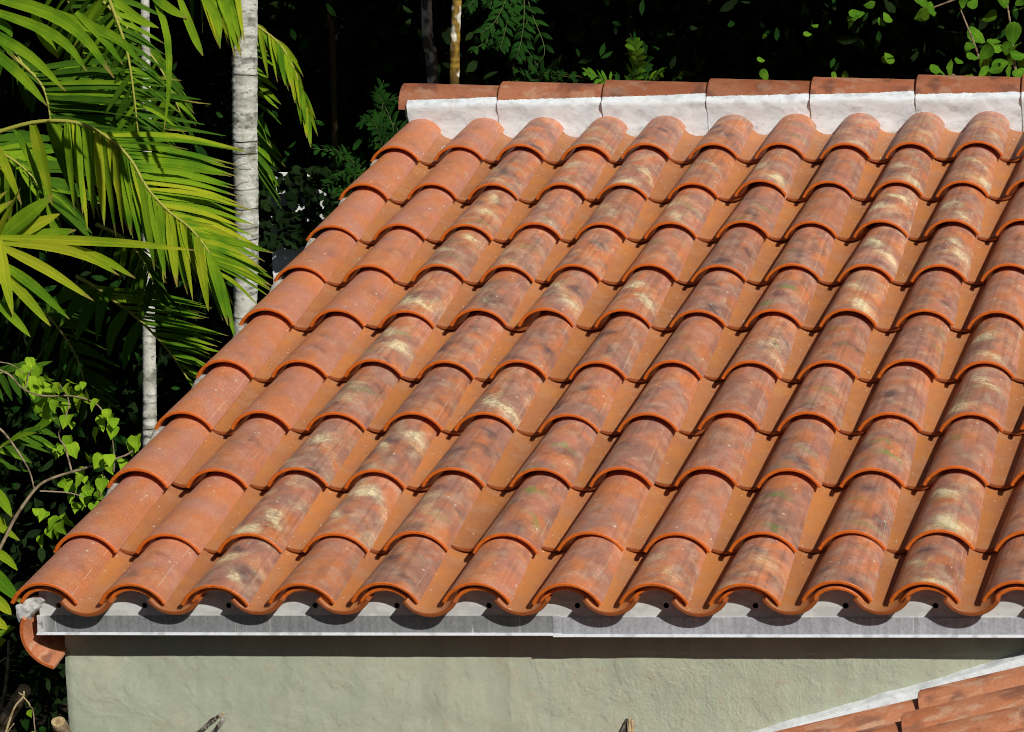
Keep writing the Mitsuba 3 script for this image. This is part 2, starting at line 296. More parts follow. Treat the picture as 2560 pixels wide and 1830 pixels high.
ROW = [.0821, .3870, .7925, 1.1717, 1.5579, 1.9630, 2.3480, 2.7382, 3.1275, 3.5252]   # measured lip of each course up the slope
TILT = [.0170, .0152, .0089, -.0049, -.0076, -.0150, -.0150, -.0068, -.0130, -.0180]   # each course runs a little out of true
COL = [-.0015, .2316, .4571, .6882, .9052, 1.1478, 1.3793, 1.6100, 1.8403, 2.0715, 2.3006, 2.531, 2.762, 2.993, 3.224]
# how each tile was brushed: cream, smoke, green (0..3), bottom course first, left to right
PAINT = """000 010 220 000 020 000 000 100 120 020 210 010 120 010 000
000 000 310 310 111 012 000 000 012 021 301 010 120 011 000
000 010 210 310 020 012 010 000 031 012 001 100 010 010 100
000 000 111 010 310 020 010 000 011 020 201 210 000 120 010
000 010 212 020 010 020 001 120 011 011 200 010 101 010 020
000 000 210 120 221 200 020 012 200 010 000 120 011 000 100
000 010 201 111 020 001 020 011 310 211 010 200 010 120 010
000 000 211 100 100 201 021 000 310 200 000 010 200 010 000
000 000 120 100 200 100 200 010 210 200 000 100 010 120 000
000 010 020 101 020 020 001 100 101 100 010 020 100 000 010""".split('\n')
PAINT = [r.split() for r in PAINT]
WF, HF = .0908, .0560
RIDGE_Y = 4.00
def row_y(j, x): return ROW[j] + TILT[j] * (x - 1.15)
put(house + '__roof', trimesh.Trimesh(roof(boxm(-.12, 6.0, .235, RIDGE_Y + .02, -.085, -.060).vertices), boxm(0, 1, 0, 1, 0, 1).faces, process=False), 'void_dark', smooth=False)
for j in range(10):
    for i, xr in enumerate(COL):
        r = np.random.default_rng(1000 + j * 37 + i)
        c, d, gcode = (int(q) for q in PAINT[j][i])
        xc = xr - WF + r.normal(0, .0026); y = row_y(j, xc) + r.normal(0, .0055)
        L = min(.475, RIDGE_Y - .06 - y) if j == 9 else (.385 if j == 0 else .475)
        k = L / .475
        put_barrel(house + '__roof__cover_tile', roof, 'clay_cover', w0=WF + r.normal(0, .0008), h0=HF + r.normal(0, .0012), w1=WF - .0200 * k, h1=HF - .0120 * k,
                   y0=y, y1=y + L, n0=.0065 + r.normal(0, .0012), n1=.0065 - .0200 * k, xc=xc, skew=r.normal(0, .0035), uvcell=(i + 32 * c + 128 * d + 512 * gcode, j), lens=3)
    for i, xr in enumerate(COL[:-1]):
        r = np.random.default_rng(5000 + j * 37 + i)
        xc = (xr + COL[i + 1] - 2 * WF) / 2 + r.normal(0, .0015)
        y = (ROW[0] + .010 * (xc - 1.15) if j == 0 else row_y(j, xc)) + (-.010 if j == 0 else .060) + r.normal(0, .006)
        L = RIDGE_Y - y - .02 if j == 9 else .475
        put_barrel(house + '__roof__pan_tile', roof, 'clay_pan', w0=.0715, h0=.041, w1=.0655, h1=.038, y0=y, y1=y + L, n0=(.0135 if j == 0 else .0065) + r.normal(0, .0010), n1=-.0185, xc=xc, skew=r.normal(0, .002), up=False, th=.0115, uvcell=(i, j), seg=14, lens=2)
for i, xr in enumerate(COL):                                              # short starter tiles under the first course
    r = np.random.default_rng(9000 + i); xc = xr - WF + r.normal(0, .002)
    put_barrel(house + '__roof__starter_tile', roof, 'clay_cover', w0=.0685, h0=.0405 + r.normal(0, .0008), w1=.065, h1=.038, y0=row_y(0, xc) + .010, y1=row_y(0, xc) + .15, n0=.0035, n1=-.002, xc=xc, uvcell=(i, 40), seg=14, lens=2)

cr = np.random.default_rng(77); crumbs = []
for k in range(420):                                                       # crumbs of mortar lying in the channels, most of them near the ridge and the left edge
    i = min(int(cr.exponential(3.0)), 12) if k % 2 else cr.integers(0, 13); j = cr.integers(1, 10) if k % 3 else 9; xc = (COL[i] + COL[i + 1] - 2 * WF) / 2
    tt = cr.uniform(.03, .60); dx = cr.normal(0, .016); y = row_y(j, xc) + .06 + tt * .475
    if y > 3.84: continue
    m = trimesh.creation.icosphere(subdivisions=0, radius=cr.uniform(.0012, .0032)); m.vertices = m.vertices * cr.uniform(.6, 1.3, 3)
    m.apply_translation(roof(np.array([xc + dx, y, (.0065 - .025 * tt - .0288) + dx * dx / .17]))); crumbs.append(m)
put(house + '__roof__mortar_crumbs', join(crumbs), 'mortar_grey', smooth=False, kind='stuff')
# mortar bedding along the left verge, showing under each lip
def mortar_rope(pts, rad, seed, sides=9, amount=.45, squash=1.0):
    p = np.asarray(pts); m = tube(p, rad, sides); v = np.array(m.vertices)
    d = meshkit.fbm(v * 38 + seed, 3, seed) - .5
    v = v + (d[:, None] * 2 * amount * np.max(rad)) * np.array([1, .4, squash]); m.vertices = v; return m
ys = np.linspace(.13, 3.72, 150)
bump = .5 * np.array([max(.0, 1 - abs(y - min(ROW, key=lambda q: abs(q - y)) - .012) / .05) for y in ys])
put(house + '__roof__verge_mortar', mortar_rope(roof(np.stack([np.full_like(ys, -.166) - .004 * bump, ys, -.012 + .012 * bump], -1)), .010 + .010 * bump, 4), 'mortar_dull', smooth=True,
    label='rough grey mortar bedding under the left edge of the tiles')
lump = trimesh.convex.convex_hull(np.array([(x, y, z) for x, z in ((-.180, 2.990), (-.150, 3.006), (-.112, 3.010), (-.106, 3.000), (-.116, 2.988), (-.140, 2.974), (-.158, 2.945), (-.172, 2.944)) for y in (.072, .125)] + [(-.145, .064, 2.990), (-.165, .066, 2.968)]))
for _ in range(4): lump = lump.subdivide()
lump = trimesh.smoothing.filter_laplacian(lump, iterations=6)
v = np.array(lump.vertices); lump.vertices = v + .010 * (meshkit.fbm(v * 50, 4, 3)[:, None] - .5) * np.array(lump.vertex_normals)
put(house + '__roof__corner_mortar', lump, 'mortar_grey', smooth=True, label='pale lump of mortar at the lower left corner of the roof')

# curved tiles closing the left verge, hung on their side
def verge_tile(y0, y1, a0, a1, R, cell):
    seg = 16; th = .0115; e = .002; a = np.linspace(a0, a1, seg + 1); V, F, UV = [], [], []
    cu = np.linspace(.02, .98, seg + 1)
    def ring(y, r): return np.stack([-.070 + r * np.cos(a), np.full_like(a, y), -.086 + r * np.sin(a)], -1)
    def strip(r0, r1, v0, v1):
        b = sum(map(len, V)); V.extend([r0, r1]); k = seg + 1
        UV.extend([np.stack([cell[0] + cu, np.full_like(cu, cell[1] + q)], -1) for q in (v0, v1)])
        for i in range(seg): F.extend([[b + i, b + i + 1, b + k + i + 1], [b + i, b + k + i + 1, b + k + i]])
    strip(ring(y0 + e, R), ring(y1, R), .1, .95); strip(ring(y0, R - e), ring(y0 + e, R), .015, .015)
    strip(ring(y0, R - th + e), ring(y0, R - e), .01, .01); strip(ring(y0 + e, R - th), ring(y0, R - th + e), .015, .015)
    strip(ring(y1, R - th), ring(y0 + e, R - th), .95, .06)
    for idx in (0, -1):
        b = sum(map(len, V)); V.append(np.array([ring(y0, R)[idx], ring(y1, R)[idx], ring(y1, R - th)[idx], ring(y0, R - th)[idx]])); UV.append(np.tile([cell[0] + .5, cell[1] + .5], (4, 1)))
        F.extend([[b, b + 1, b + 2], [b, b + 2, b + 3]])
    return trimesh.Trimesh(roof(np.vstack(V)), np.array(F), process=False), np.vstack(UV)
for j in range(10):
    m, uv = verge_tile(ROW[j] - .03, ROW[j] + .42, math.radians(150), math.radians(256), .102 - .001 * (j % 2), (j + 3, 60))
    put(house + '__roof__verge_tile', m, 'clay_old', smooth=True, uv=uv, label='curved terracotta tile hanging on its side below the lower left roof corner' if j == 0 else None)

# ridge: overlapping barrel tiles along the top, bedded in white mortar
RX = [x + .016 for x in [-0.1911, 0.1788, 0.5660, 0.9488, 1.3257, 1.7050, 2.0830, 2.4620, 2.8410, 3.2200]]
RAX, RTOP = 3.862, 4.1765
def ridge_xf(v):   # local (across, along, up) -> world; along runs to the right
    return np.stack([v[..., 1], RAX - v[..., 0], RTOP + v[..., 2]], -1)
for i, x in enumerate(RX):
    r = np.random.default_rng(300 + i); up = r.normal(0, .0008)
    put_barrel(house + '__roof__ridge_tile', ridge_xf, 'clay_ridge', w0=.0965, h0=.092, w1=.086, h1=.083, y0=x, y1=x + .45, n0=-.092 + up, n1=-.0975 + up - .004, th=.012, uvcell=(i, 80), seg=20, lens=3)
for i, x in enumerate(RX):                                                # each tile's mortar was trowelled by itself
    x0, x1 = x + (.035 if i == 0 else .002), RX[i + 1] - .001 if i + 1 < len(RX) else x + .38
    nx = int((x1 - x0) / .009) + 2; xs = np.linspace(x0, x1, nx); P = []
    r = np.random.default_rng(700 + i); back = r.normal(0, .0018)
    prof = [(3.86, 4.150), (3.785, 4.128), (3.7600, 4.1035), (3.7565, 4.099), (3.7570, 4.088), (3.7630, 4.074), (3.7730, 4.056), (3.7810, 4.038), (3.7840, 4.020), (3.7855, 4.002), (3.7870, 3.986), (3.7900, 3.968), (3.800, 3.95)]
    for k, (y, z) in enumerate(prof):
        ragged = .0035 * (meshkit.fbm(np.stack([xs * 46, xs * 0 + i, xs * 0], -1), 3, 2) - .45) + .003 * (meshkit.noise(np.stack([xs * 150, xs * 0 + i, xs * 0 + 3], -1), 2) - .5) if k in (2, 3) else 0
        und = .010 * (meshkit.fbm(np.stack([xs * 11, xs * 0 + z * 9, xs * 0 + i], -1), 3, 5) - .5)
        P.append(np.stack([xs, np.full(nx, y) + back + (und if k > 3 else 0) + (.028 if k < 6 else .005) * (xs - x0), np.full(nx, z) + ragged], -1))
    m = grid_mesh(np.array(P), flip=True)
    ends = []
    for idx in (0, -1):
        e = np.array([p[idx] for p in P] + [[P[-1][idx][0], 3.88, 3.95]]); c = e.mean(0); V = np.vstack([e, c]); k = len(e)
        ends.append(trimesh.Trimesh(V, [[q, (q + 1) % k, k] for q in range(k)], process=False))
    put(house + '__roof__ridge_mortar', join([m] + ends), 'mortar_white', smooth=50)
put(house + '__roof__ridge_end_mortar', blob((RX[0] + .035, 3.835, 4.075), (.022, .065, .045), 11, .25), 'mortar_grey', smooth=True, label='dirty mortar plugging the left end of the ridge')

# plain far slope, out of sight
far = np.array([[-.12, 3.90, 4.06], [6.0, 3.90, 4.06], [6.0, 7.55, 3.08], [-.12, 7.55, 3.08]])
put(house + '__far_slope', trimesh.Trimesh(np.vstack([far, far - [0, 0, .06]]), [[0, 1, 2], [0, 2, 3], [4, 6, 5], [4, 7, 6], [0, 4, 5], [0, 5, 1], [2, 6, 7], [2, 7, 3], [0, 3, 7], [0, 7, 4]], process=False), 'clay_old', smooth=False, uv=np.tile([3.5, 90.5], (8, 1)))

# ------------------------------------------------------------------ eave: closure plate with weep holes, zinc drip edge
FY, SKEW = .125, .0165
def fy(x): return FY + SKEW * (np.asarray(x) - 1.15)                        # the eave and the wall below it are not quite square to the tile courses
def eave_z(x): return 2.9814 + .0035 * (x - 1.15)                          # the strip runs a touch out of level
holes = [Point(xr - WF + .0165, .0270) for xr in COL]
def closure_top(x):
    """height of the plate's scribed upper edge: up under each starter tile, down round each pan"""
    z = 0.0
    for i, xr in enumerate(COL):
        d = abs(x - (xr - WF))
        if d < .066: return .0035 + .034 * (1 - (d / .069) ** 2)
    for i, xr in enumerate(COL[:-1]):
        d = abs(x - (xr + COL[i + 1] - 2 * WF) / 2)
        if d < .0665: return .0065 - .0325 * (1 - (d / .0715) ** 2)
    return .004
px_ = np.arange(-.128, 3.18, .003)
plate = Polygon([(-.128, -.004)] + [(x, 3.0 + fy(x) * math.tan(PITCH) + closure_top(x) / CS - eave_z(x)) for x in px_] + [(px_[-1], -.004)]).buffer(0)
for h in holes: plate = plate.difference(h.buffer(.0072, 10))
pl = trimesh.creation.extrude_polygon(plate, .003, engine='earcut'); v = np.array(pl.vertices)
pl.vertices = np.stack([v[:, 0], fy(v[:, 0]) + .004 + v[:, 2], eave_z(v[:, 0]) + v[:, 1]], -1)
put(house + '__eave_closure', pl, 'closure_grey', smooth=False, label='light grey closure plate with round weep holes under the first tiles')
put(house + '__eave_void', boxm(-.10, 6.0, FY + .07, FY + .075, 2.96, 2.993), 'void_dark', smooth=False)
def drip(x0, x1, dy, dz):
    xs = np.linspace(x0, x1, 24)
    def sheet(prof, th): 
        P = [np.stack([xs, fy(xs) + dy + y, eave_z(xs) + dz + z], -1) for y, z in prof]
        Q = [np.stack([xs, fy(xs) + dy + y + th[0], eave_z(xs) + dz + z + th[1]], -1) for y, z in prof]
        return join([grid_mesh(np.array(P)), grid_mesh(np.array(Q), flip=True)] + [grid_mesh(np.array([P[k], Q[k]])) for k in (0, -1)] + [grid_mesh(np.array([[p[k] for p in P], [q[k] for q in Q]])) for k in (0, -1)])
    return sheet([(.05, .0012), (.0006, .0006), (0, 0), (0, -.0430)], (.0012, -.0012)), sheet([(-.0004, -.0430), (-.0085, -.0478), (-.0088, -.0488)], (.0012, -.0012))
for x0, x1, dy, dz in ((-.135, 1.262, 0, 0), (1.242, 6.0, -.0022, -.0028)):
    a, b = drip(x0, x1, dy, dz)
    put(house + '__drip_edge', a, 'zinc', smooth=25, label='dull zinc drip edge strip streaked with white, left length' if x0 < 0 else 'lighter spangled zinc drip edge strip, right length')
    put(house + '__drip_lip', b, 'zinc_lip', smooth=25)

# ------------------------------------------------------------------ stucco walls
WY, WX = .209, -.099
xs = np.concatenate([np.linspace(0, 2.95, 330), np.linspace(3.0, 6.0, 20)]); zs = np.concatenate([np.linspace(0, 2.35, 24), np.linspace(2.36, 2.955, 66)])
X, Zg = np.meshgrid(xs, zs)
cl = .012 * (meshkit.fbm(np.stack([zs * 9, zs * 0, zs * 0], -1), 4, 3) - .5)
Xw = WX + X + (cl[:, None] * np.exp(-X / .06))
dsp = .012 * (meshkit.fbm(np.stack([Xw * 3.5, Zg * 4.5, Xw * 0], -1), 4, 1) - .5) + .004 * (meshkit.fbm(np.stack([Xw * 17, Zg * 20, Xw * 0], -1), 3, 9) - .5)
rnd = .006 * np.exp(-X / .006)
front = grid_mesh(np.stack([Xw, WY + SKEW * (Xw - 1.15) - dsp + rnd, Zg], -1))
ysd = np.concatenate([np.linspace(0, .3, 14), np.linspace(.5, 7.2, 20)])
cy = (WY + SKEW * (Xw - 1.15) - dsp + rnd)[:, 0]
side = np.stack([np.stack([Xw[:, 0] + 0 * zs, cy + y, zs / 2.955 * (2.90 + min(y, 7.2 - y) * math.tan(PITCH))], -1) for y in ysd], 1)
rest = boxm(-.1, 6.0, 7.1, 7.3, 0, 2.9)
put(house + '__wall', join([front, grid_mesh(side, flip=True), rest]), 'stucco', smooth=True, label='sage green stucco wall with uneven trowel marks')
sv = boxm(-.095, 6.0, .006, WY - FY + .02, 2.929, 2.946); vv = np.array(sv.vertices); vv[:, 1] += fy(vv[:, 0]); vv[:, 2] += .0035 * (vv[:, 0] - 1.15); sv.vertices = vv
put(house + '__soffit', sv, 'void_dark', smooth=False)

# ------------------------------------------------------------------ lower roof against the wall, bottom right
LB = 0.2884; LO = np.array([2.2059, 0.0300, 2.7597]); LY0 = [0.000, -0.003]
def lroof(v):
    v = np.asarray(v, float)
    t = np.array([math.cos(LB), 0, math.sin(LB)]); nn = np.array([-math.sin(LB), 0, math.cos(LB)])
    return LO + v[..., :1] * np.array([0, -1.0, 0]) + v[..., 1:2] * t + v[..., 2:] * nn
put(house + '__lower_roof', trimesh.Trimesh(lroof(boxm(-.2, 1.9, -1.6, 4.0, -.09, -.062).vertices), boxm(0, 1, 0, 1, 0, 1).faces, process=False), 'void_dark', smooth=False)
for s in range(8):
    for k in range(-4, 9):
        r = np.random.default_rng(2000 + s * 31 + k + 9)
        y = LY0[min(s, len(LY0) - 1)] + k * .39 + r.normal(0, .004) + (0 if s < len(LY0) else r.uniform(-.1, .1))
        xc = .23 * s + r.normal(0, .002)
        put_barrel(house + '__lower_roof__cover_tile', lroof, 'clay_old', w0=WF, h0=HF, w1=WF - .0115, h1=HF - .0075, y0=y, y1=y + .47, n0=.004, n1=-.010, xc=xc, uvcell=(s + 1, 100 + k), skew=r.normal(0, .002))
        put_barrel(house + '__lower_roof__pan_tile', lroof, 'clay_pan', w0=.0715, h0=.041, w1=.0655, h1=.038, y0=y + .05, y1=y + .525, n0=-.0035, n1=-.024, xc=xc - .115, up=False, th=.0115, uvcell=(s + 1, 100 + k), seg=12, lens=2)
# white mortar flashing where it meets the wall
fx = np.linspace(1.5283, 3.4, 240)
WYX = WY + SKEW * (fx - 1.15)
def lowline(x): return 2.5949 + 0.3056 * (x - 1.5283)
up_ = lowline(fx) + .001 + .010 * (meshkit.fbm(np.stack([fx * 13, fx * 0, fx * 0], -1), 4, 8) - .3)
dn_ = lowline(fx) - .007 + .006 * (meshkit.fbm(np.stack([fx * 22, fx * 0 + 4, fx * 0], -1), 3, 6) - .5)
P = [np.stack([fx, WYX + .004, up_ + .003], -1), np.stack([fx, WYX - .011, up_], -1), np.stack([fx, WYX - .028 - .006 * meshkit.fbm(np.stack([fx * 20, fx * 0, fx * 0 + 2], -1), 3, 4), (up_ + dn_) / 2], -1),
     np.stack([fx, WYX - .046, dn_], -1), np.stack([fx, WYX - .044, dn_ - .05], -1)]
put(house + '__lower_roof__wall_mortar', grid_mesh(np.array(P), flip=True), 'mortar_white', smooth=True, label='band of white mortar where the lower roof meets the wall')

# ------------------------------------------------------------------ plants: builders
def blade(pts, width, n=7, fold=.22, tipw=.08, roll=0., wdir=None, base=.5, peak=.35):
    """one leaflet: a folded, tapering strip along a curve"""
    p = curve(pts, n); t = np.gradient(p, axis=0); t /= np.linalg.norm(t, axis=1, keepdims=True)
    wd = np.array([0, 0, 1.0]) if wdir is None else np.asarray(wdir, float)
    side = wd[None] - t * (t @ wd)[:, None]; side /= np.linalg.norm(side, axis=1, keepdims=True) + 1e-9
    nor = np.cross(t, side)
    s = np.linspace(0, 1, n); prof = np.where(s < peak, base + (1 - base) * np.sin(s / peak * np.pi / 2), tipw + (1 - tipw) * np.cos((s - peak) / (1 - peak) * np.pi / 2) ** .8)
    rl = roll + .5 * roll * s
    sd = side * np.cos(rl)[:, None] + nor * np.sin(rl)[:, None]; no = -side * np.sin(rl)[:, None] + nor * np.cos(rl)[:, None]
    h = (width * .5 * prof)[:, None]
    P = np.stack([p + sd * h + no * h * fold, p, p - sd * h + no * h * fold], 1)
    uv = np.stack([np.tile([0, .5, 1.0], (n, 1)), np.tile(s[:, None], (1, 3))], -1).reshape(-1, 2)
    return grid_mesh(P), uv
def put_blade(name, bsdf, *a, **k):
    m, uv = blade(*a, **k); return put(name, m, bsdf, smooth=True, uv=uv)
def frond(palm, rachis, groups, seed, bsdf='leaf_palm', alt=None, rad=.007, face=(.25, -.8, .5)):
    """rachis: points; groups: (t0, t1, count, offset0, offset1, sag, width, fold...) of leaflets"""
    r = np.random.default_rng(seed); f = key_for(palm + '__frond')
    R = curve(rachis, 40)
    scene[f] = mikit.ply(tube(R, np.linspace(rad, rad * .35, 40), 7), 'rachis', smooth=True)
    for (t0, t1, n, o0, o1, sag, w) in groups:
        n, w = int(n * 1.25 + .5), w * .86
        for k in range(n):
            q = (k + r.uniform(-.3, .3)) / max(n - 1, 1); q = min(max(q, 0), 1); t = t0 + (t1 - t0) * q
            i = min(int(t * 39), 38); root = R[i] + (R[i + 1] - R[i]) * (t * 39 - i); along = unit(R[min(i + 3, 39)] - R[max(i - 3, 0)])
            off = (np.asarray(o0) + (np.asarray(o1) - np.asarray(o0)) * q) * r.uniform(.82, 1.1) + r.normal(0, .012, 3) * [1, 2.2, 1]
            L = np.linalg.norm(off); mid = root + off * .5 + np.array([0, 0, sag * L * r.uniform(.6, 1.3)])
            b = alt if alt and r.random() < .38 else bsdf
            nrm = unit(np.array(face) + r.normal(0, .30, 3)); wd = np.cross(nrm, unit(off))
            put_blade(f + '__leaflet', b, [root, mid, root + off], w * r.uniform(.8, 1.15), wdir=wd, roll=r.normal(0, .12), fold=r.uniform(.12, .35))
    return f
def strap(palm, name, bsdf, pts, w, wdir=(0, -.35, 1), roll=0., **k): put_blade(palm + name, bsdf, pts, w, wdir=wdir, roll=roll, n=9, **k)
def ringed_trunk(path, radii, step=.035, seed=0, sides=18):
    p = curve(path, 8); L = np.linalg.norm(np.diff(p, axis=0), axis=1).sum(); n = int(L / step * 4)
    c = curve(path, n); r0 = np.interp(np.linspace(0, 1, n), np.linspace(0, 1, len(radii)), radii)
    r = np.random.default_rng(seed); ph = np.cumsum(r.uniform(.6, 1.4, n)) / 4
    rr = r0 * (1 + .035 * (np.abs((ph % 1) - .5) < .14) + .02 * r.normal(0, 1, n).cumsum() / np.sqrt(n))
    return tube(c, rr, sides, wob=.05, seed=seed)

# ------------------------------------------------------------------ palms on the left
palm = thing('palm_tree', 'thick pale ringed palm trunk close behind the left roof edge, fronds drooping at its right', 'palm tree')
put(palm + '__trunk', ringed_trunk([(-1.104, 4.500, 2.114), (-1.040, 4.500, 3.230), (-1.018, 4.500, 3.545), (-1.006, 4.500, 3.966), (-0.982, 4.500, 4.476), (-0.952, 4.500, 5.118)], [.052, .0445, .0445, .047, .047, .044], .036, 3), 'bark_pale', smooth=True)
frond(palm, [(-1.349, 4.900, 4.568), (-1.188, 4.900, 4.462), (-1.076, 4.900, 4.369), (-0.980, 4.900, 4.288), (-0.916, 4.900, 4.163), (-0.880, 4.900, 4.010)],
      [(.42, 1, 13, (0.051, -0.050, -0.204), (0.017, -0.020, -0.151), .05, .030), (.40, .98, 8, (0.067, 0.100, -0.085), (-0.001, 0.100, -0.141), .08, .024), (.0, .4, 7, (-0.033, 0.100, -0.189), (-0.019, 0.100, -0.204), .04, .03)], 21, 'leaf_palm_yellow', 'leaf_palm')
frond(palm, [(-1.270, 5.100, 4.530), (-1.210, 5.100, 4.368), (-1.184, 5.100, 4.141), (-1.177, 5.100, 3.913), (-1.170, 5.100, 3.783)],
      [(.25, 1, 15, (0.135, 0.000, -0.068), (0.093, 0.000, -0.160), .05, .030), (.5, 1, 6, (0.019, 0.100, -0.162), (-0.001, 0.100, -0.134), .05, .02)], 22, 'leaf_palm', 'leaf_palm_dark')
frond(palm, [(-0.888, 4.200, 4.723), (-0.892, 4.100, 4.590), (-0.933, 4.050, 4.517), (-0.984, 4.000, 4.534)],
      [(.3, 1, 6, (0.051, 0.000, -0.264), (0.041, 0.000, -0.181), .04, .032), (.2, .7, 4, (-0.002, 0.000, -0.319), (0.076, 0.000, -0.209), .02, .028)], 23, 'leaf_palm', 'leaf_palm_yellow')

palm = thing('palm_tree', 'slender mottled white palm trunk at the far left, long straight fronds crossing it', 'palm tree')
put(palm + '__trunk', ringed_trunk([(-1.150, 3.600, 2.297), (-1.116, 3.600, 2.895), (-1.097, 3.600, 3.339), (-1.082, 3.600, 3.749), (-1.065, 3.600, 4.141), (-1.052, 3.600, 4.502), (-1.029, 3.600, 5.072)], [.028, .0260, .0225, .019, .017, .0155, .014], .03, 5, 14), 'bark_pale', smooth=True)
frond(palm, [(-1.516, 3.900, 4.635), (-1.461, 3.900, 4.501), (-1.427, 3.900, 4.397), (-1.403, 3.900, 4.278)], [(.25, 1, 9, (0.238, 0.000, 0.011), (0.213, 0.000, -0.058), .04, .052), (.3, 1, 6, (-0.131, 0.100, -0.104), (-0.075, 0.100, -0.161), .04, .045)], 31, 'leaf_palm', 'leaf_palm_dark')
frond(palm, [(-1.456, 3.300, 4.334), (-1.350, 3.300, 4.233), (-1.318, 3.300, 4.148), (-1.310, 3.300, 4.027)], [(.25, 1, 9, (0.501, 0.150, -0.034), (0.563, 0.150, -0.102), .025, .032), (.2, 1, 10, (0.465, -0.100, 0.010), (0.532, -0.100, -0.059), .03, .026), (.3, 1, 7, (0.227, 0.300, 0.009), (0.266, 0.300, -0.083), .03, .036)], 32, 'leaf_palm', 'leaf_palm_dark')
frond(palm, [(-1.622, 3.300, 3.536), (-1.489, 3.300, 3.492), (-1.360, 3.300, 3.391), (-1.263, 3.300, 3.246), (-1.226, 3.300, 3.102)], [(.1, 1, 16, (0.135, 0.100, -0.037), (0.088, 0.100, -0.093), .04, .026), (.1, 1, 14, (-0.106, 0.100, -0.189), (-0.090, 0.100, -0.161), .04, .028)], 36, 'leaf_palm_dark', 'leaf_palm_dark')
frond(palm, [(-1.452, 3.700, 4.623), (-1.289, 3.700, 4.532), (-1.159, 3.700, 4.399), (-1.044, 3.700, 4.252), (-0.976, 3.700, 4.091)], [(.1, 1, 18, (0.090, 0.100, -0.065), (0.043, 0.100, -0.120), .04, .022), (.1, 1, 18, (-0.177, 0.100, -0.160), (-0.134, 0.100, -0.174), .04, .024)], 37, 'leaf_palm_dark', 'leaf_palm')
frond(palm, [(-1.007, 2.900, 3.754), (-0.923, 2.900, 3.712), (-0.855, 2.900, 3.643), (-0.810, 2.900, 3.546)], [(.1, 1, 14, (0.059, 0.100, -0.092), (0.043, 0.100, -0.134), .04, .022), (.1, 1, 12, (-0.091, 0.100, -0.175), (-0.075, 0.100, -0.161), .04, .026)], 35, 'leaf_palm_dark', 'leaf_palm')
frond(palm, [(-1.063, 3.200, 4.596), (-1.019, 3.200, 4.470), (-0.978, 3.200, 4.330), (-0.961, 3.200, 4.176), (-0.953, 3.200, 4.050)], [(.15, 1, 14, (0.118, 0.100, -0.079), (0.130, 0.100, -0.135), .04, .022), (.1, 1, 12, (-0.148, 0.100, -0.160), (-0.121, 0.100, -0.189), .04, .024)], 34, 'leaf_palm_dark', 'leaf_palm')
frond(palm, [(-1.128, 3.000, 3.565), (-1.065, 3.000, 3.530), (-0.995, 3.000, 3.478), (-0.907, 3.000, 3.410), (-0.836, 3.000, 3.337), (-0.779, 3.000, 3.263), (-0.725, 3.000, 3.174)],
      [(.16, 1, 22, (0.393, 0.100, -0.075), (0.047, 0.000, -0.042), .03, .017)], 33, 'leaf_palm', 'leaf_palm')
for a, b, c in (((-0.997, 2.980, 3.525), (-1.024, 2.960, 3.464), (-1.045, 2.950, 3.343)), ((-0.944, 2.980, 3.448), (-0.988, 2.960, 3.374), (-1.004, 2.950, 3.287)), ((-0.894, 2.980, 3.406), (-0.930, 2.960, 3.331), (-0.954, 2.950, 3.242)),
                ((-1.061, 3.000, 3.520), (-1.134, 3.000, 3.467), (-1.196, 3.000, 3.391)), ((-1.051, 3.000, 3.516), (-1.100, 3.000, 3.425), (-1.140, 3.000, 3.341)), ((-1.072, 3.000, 3.526), (-1.176, 3.000, 3.496), (-1.267, 3.000, 3.426))):
    strap(palm, '__leaflet', 'leaf_palm_dark', [a, b, c], .042, roll=.3)

palm = thing('palm_tree', 'bright yellow-green palm whose arching fronds reach in from the left edge', 'palm tree')
put(palm + '__trunk', ringed_trunk([(-1.853, 2.400, 1.847), (-1.638, 2.400, 3.217), (-1.584, 2.500, 4.144), (-1.520, 2.500, 4.933)], [.05, .045, .04, .035], .04, 6, 14), 'bark_pale', smooth=True)
frond(palm, [(-1.537, 2.500, 3.983), (-1.338, 2.500, 4.041), (-1.167, 2.500, 4.100), (-1.028, 2.500, 4.131), (-0.892, 2.500, 4.124), (-0.786, 2.500, 4.068), (-0.718, 2.500, 3.998), (-0.671, 2.500, 3.911), (-0.601, 2.500, 3.831), (-0.529, 2.500, 3.774), (-0.464, 2.500, 3.687), (-0.437, 2.500, 3.601)],
      [(.42, .97, 29, (0.379, 0.250, -0.063), (0.131, 0.100, -0.114), .045, .0255), (.33, .95, 30, (0.025, 0.000, -0.354), (0.063, 0.000, -0.229), .03, .037), (.30, .9, 18, (-0.044, 0.250, -0.303), (0.015, 0.200, -0.242), .03, .030), (.30, .44, 4, (0.123, 0.100, -0.261), (0.168, 0.100, -0.247), .03, .04), (.05, .34, 6, (0.066, 0.100, -0.246), (0.035, 0.100, -0.288), .03, .045)], 41, 'leaf_palm', 'leaf_palm_yellow', rad=.008)
frond(palm, [(-1.668, 3.000, 4.072), (-1.495, 3.000, 4.042), (-1.381, 3.000, 3.999), (-1.283, 3.000, 3.929), (-1.216, 3.000, 3.831)], [(.3, 1, 13, (0.127, 0.100, -0.191), (0.142, 0.100, -0.177), .04, .055), (.3, 1, 9, (-0.095, 0.100, -0.259), (-0.021, 0.100, -0.246), .03, .055), (.2, .9, 8, (0.174, 0.200, 0.010), (0.170, 0.200, -0.074), .05, .05)], 44, 'leaf_palm_dark', 'leaf_palm')
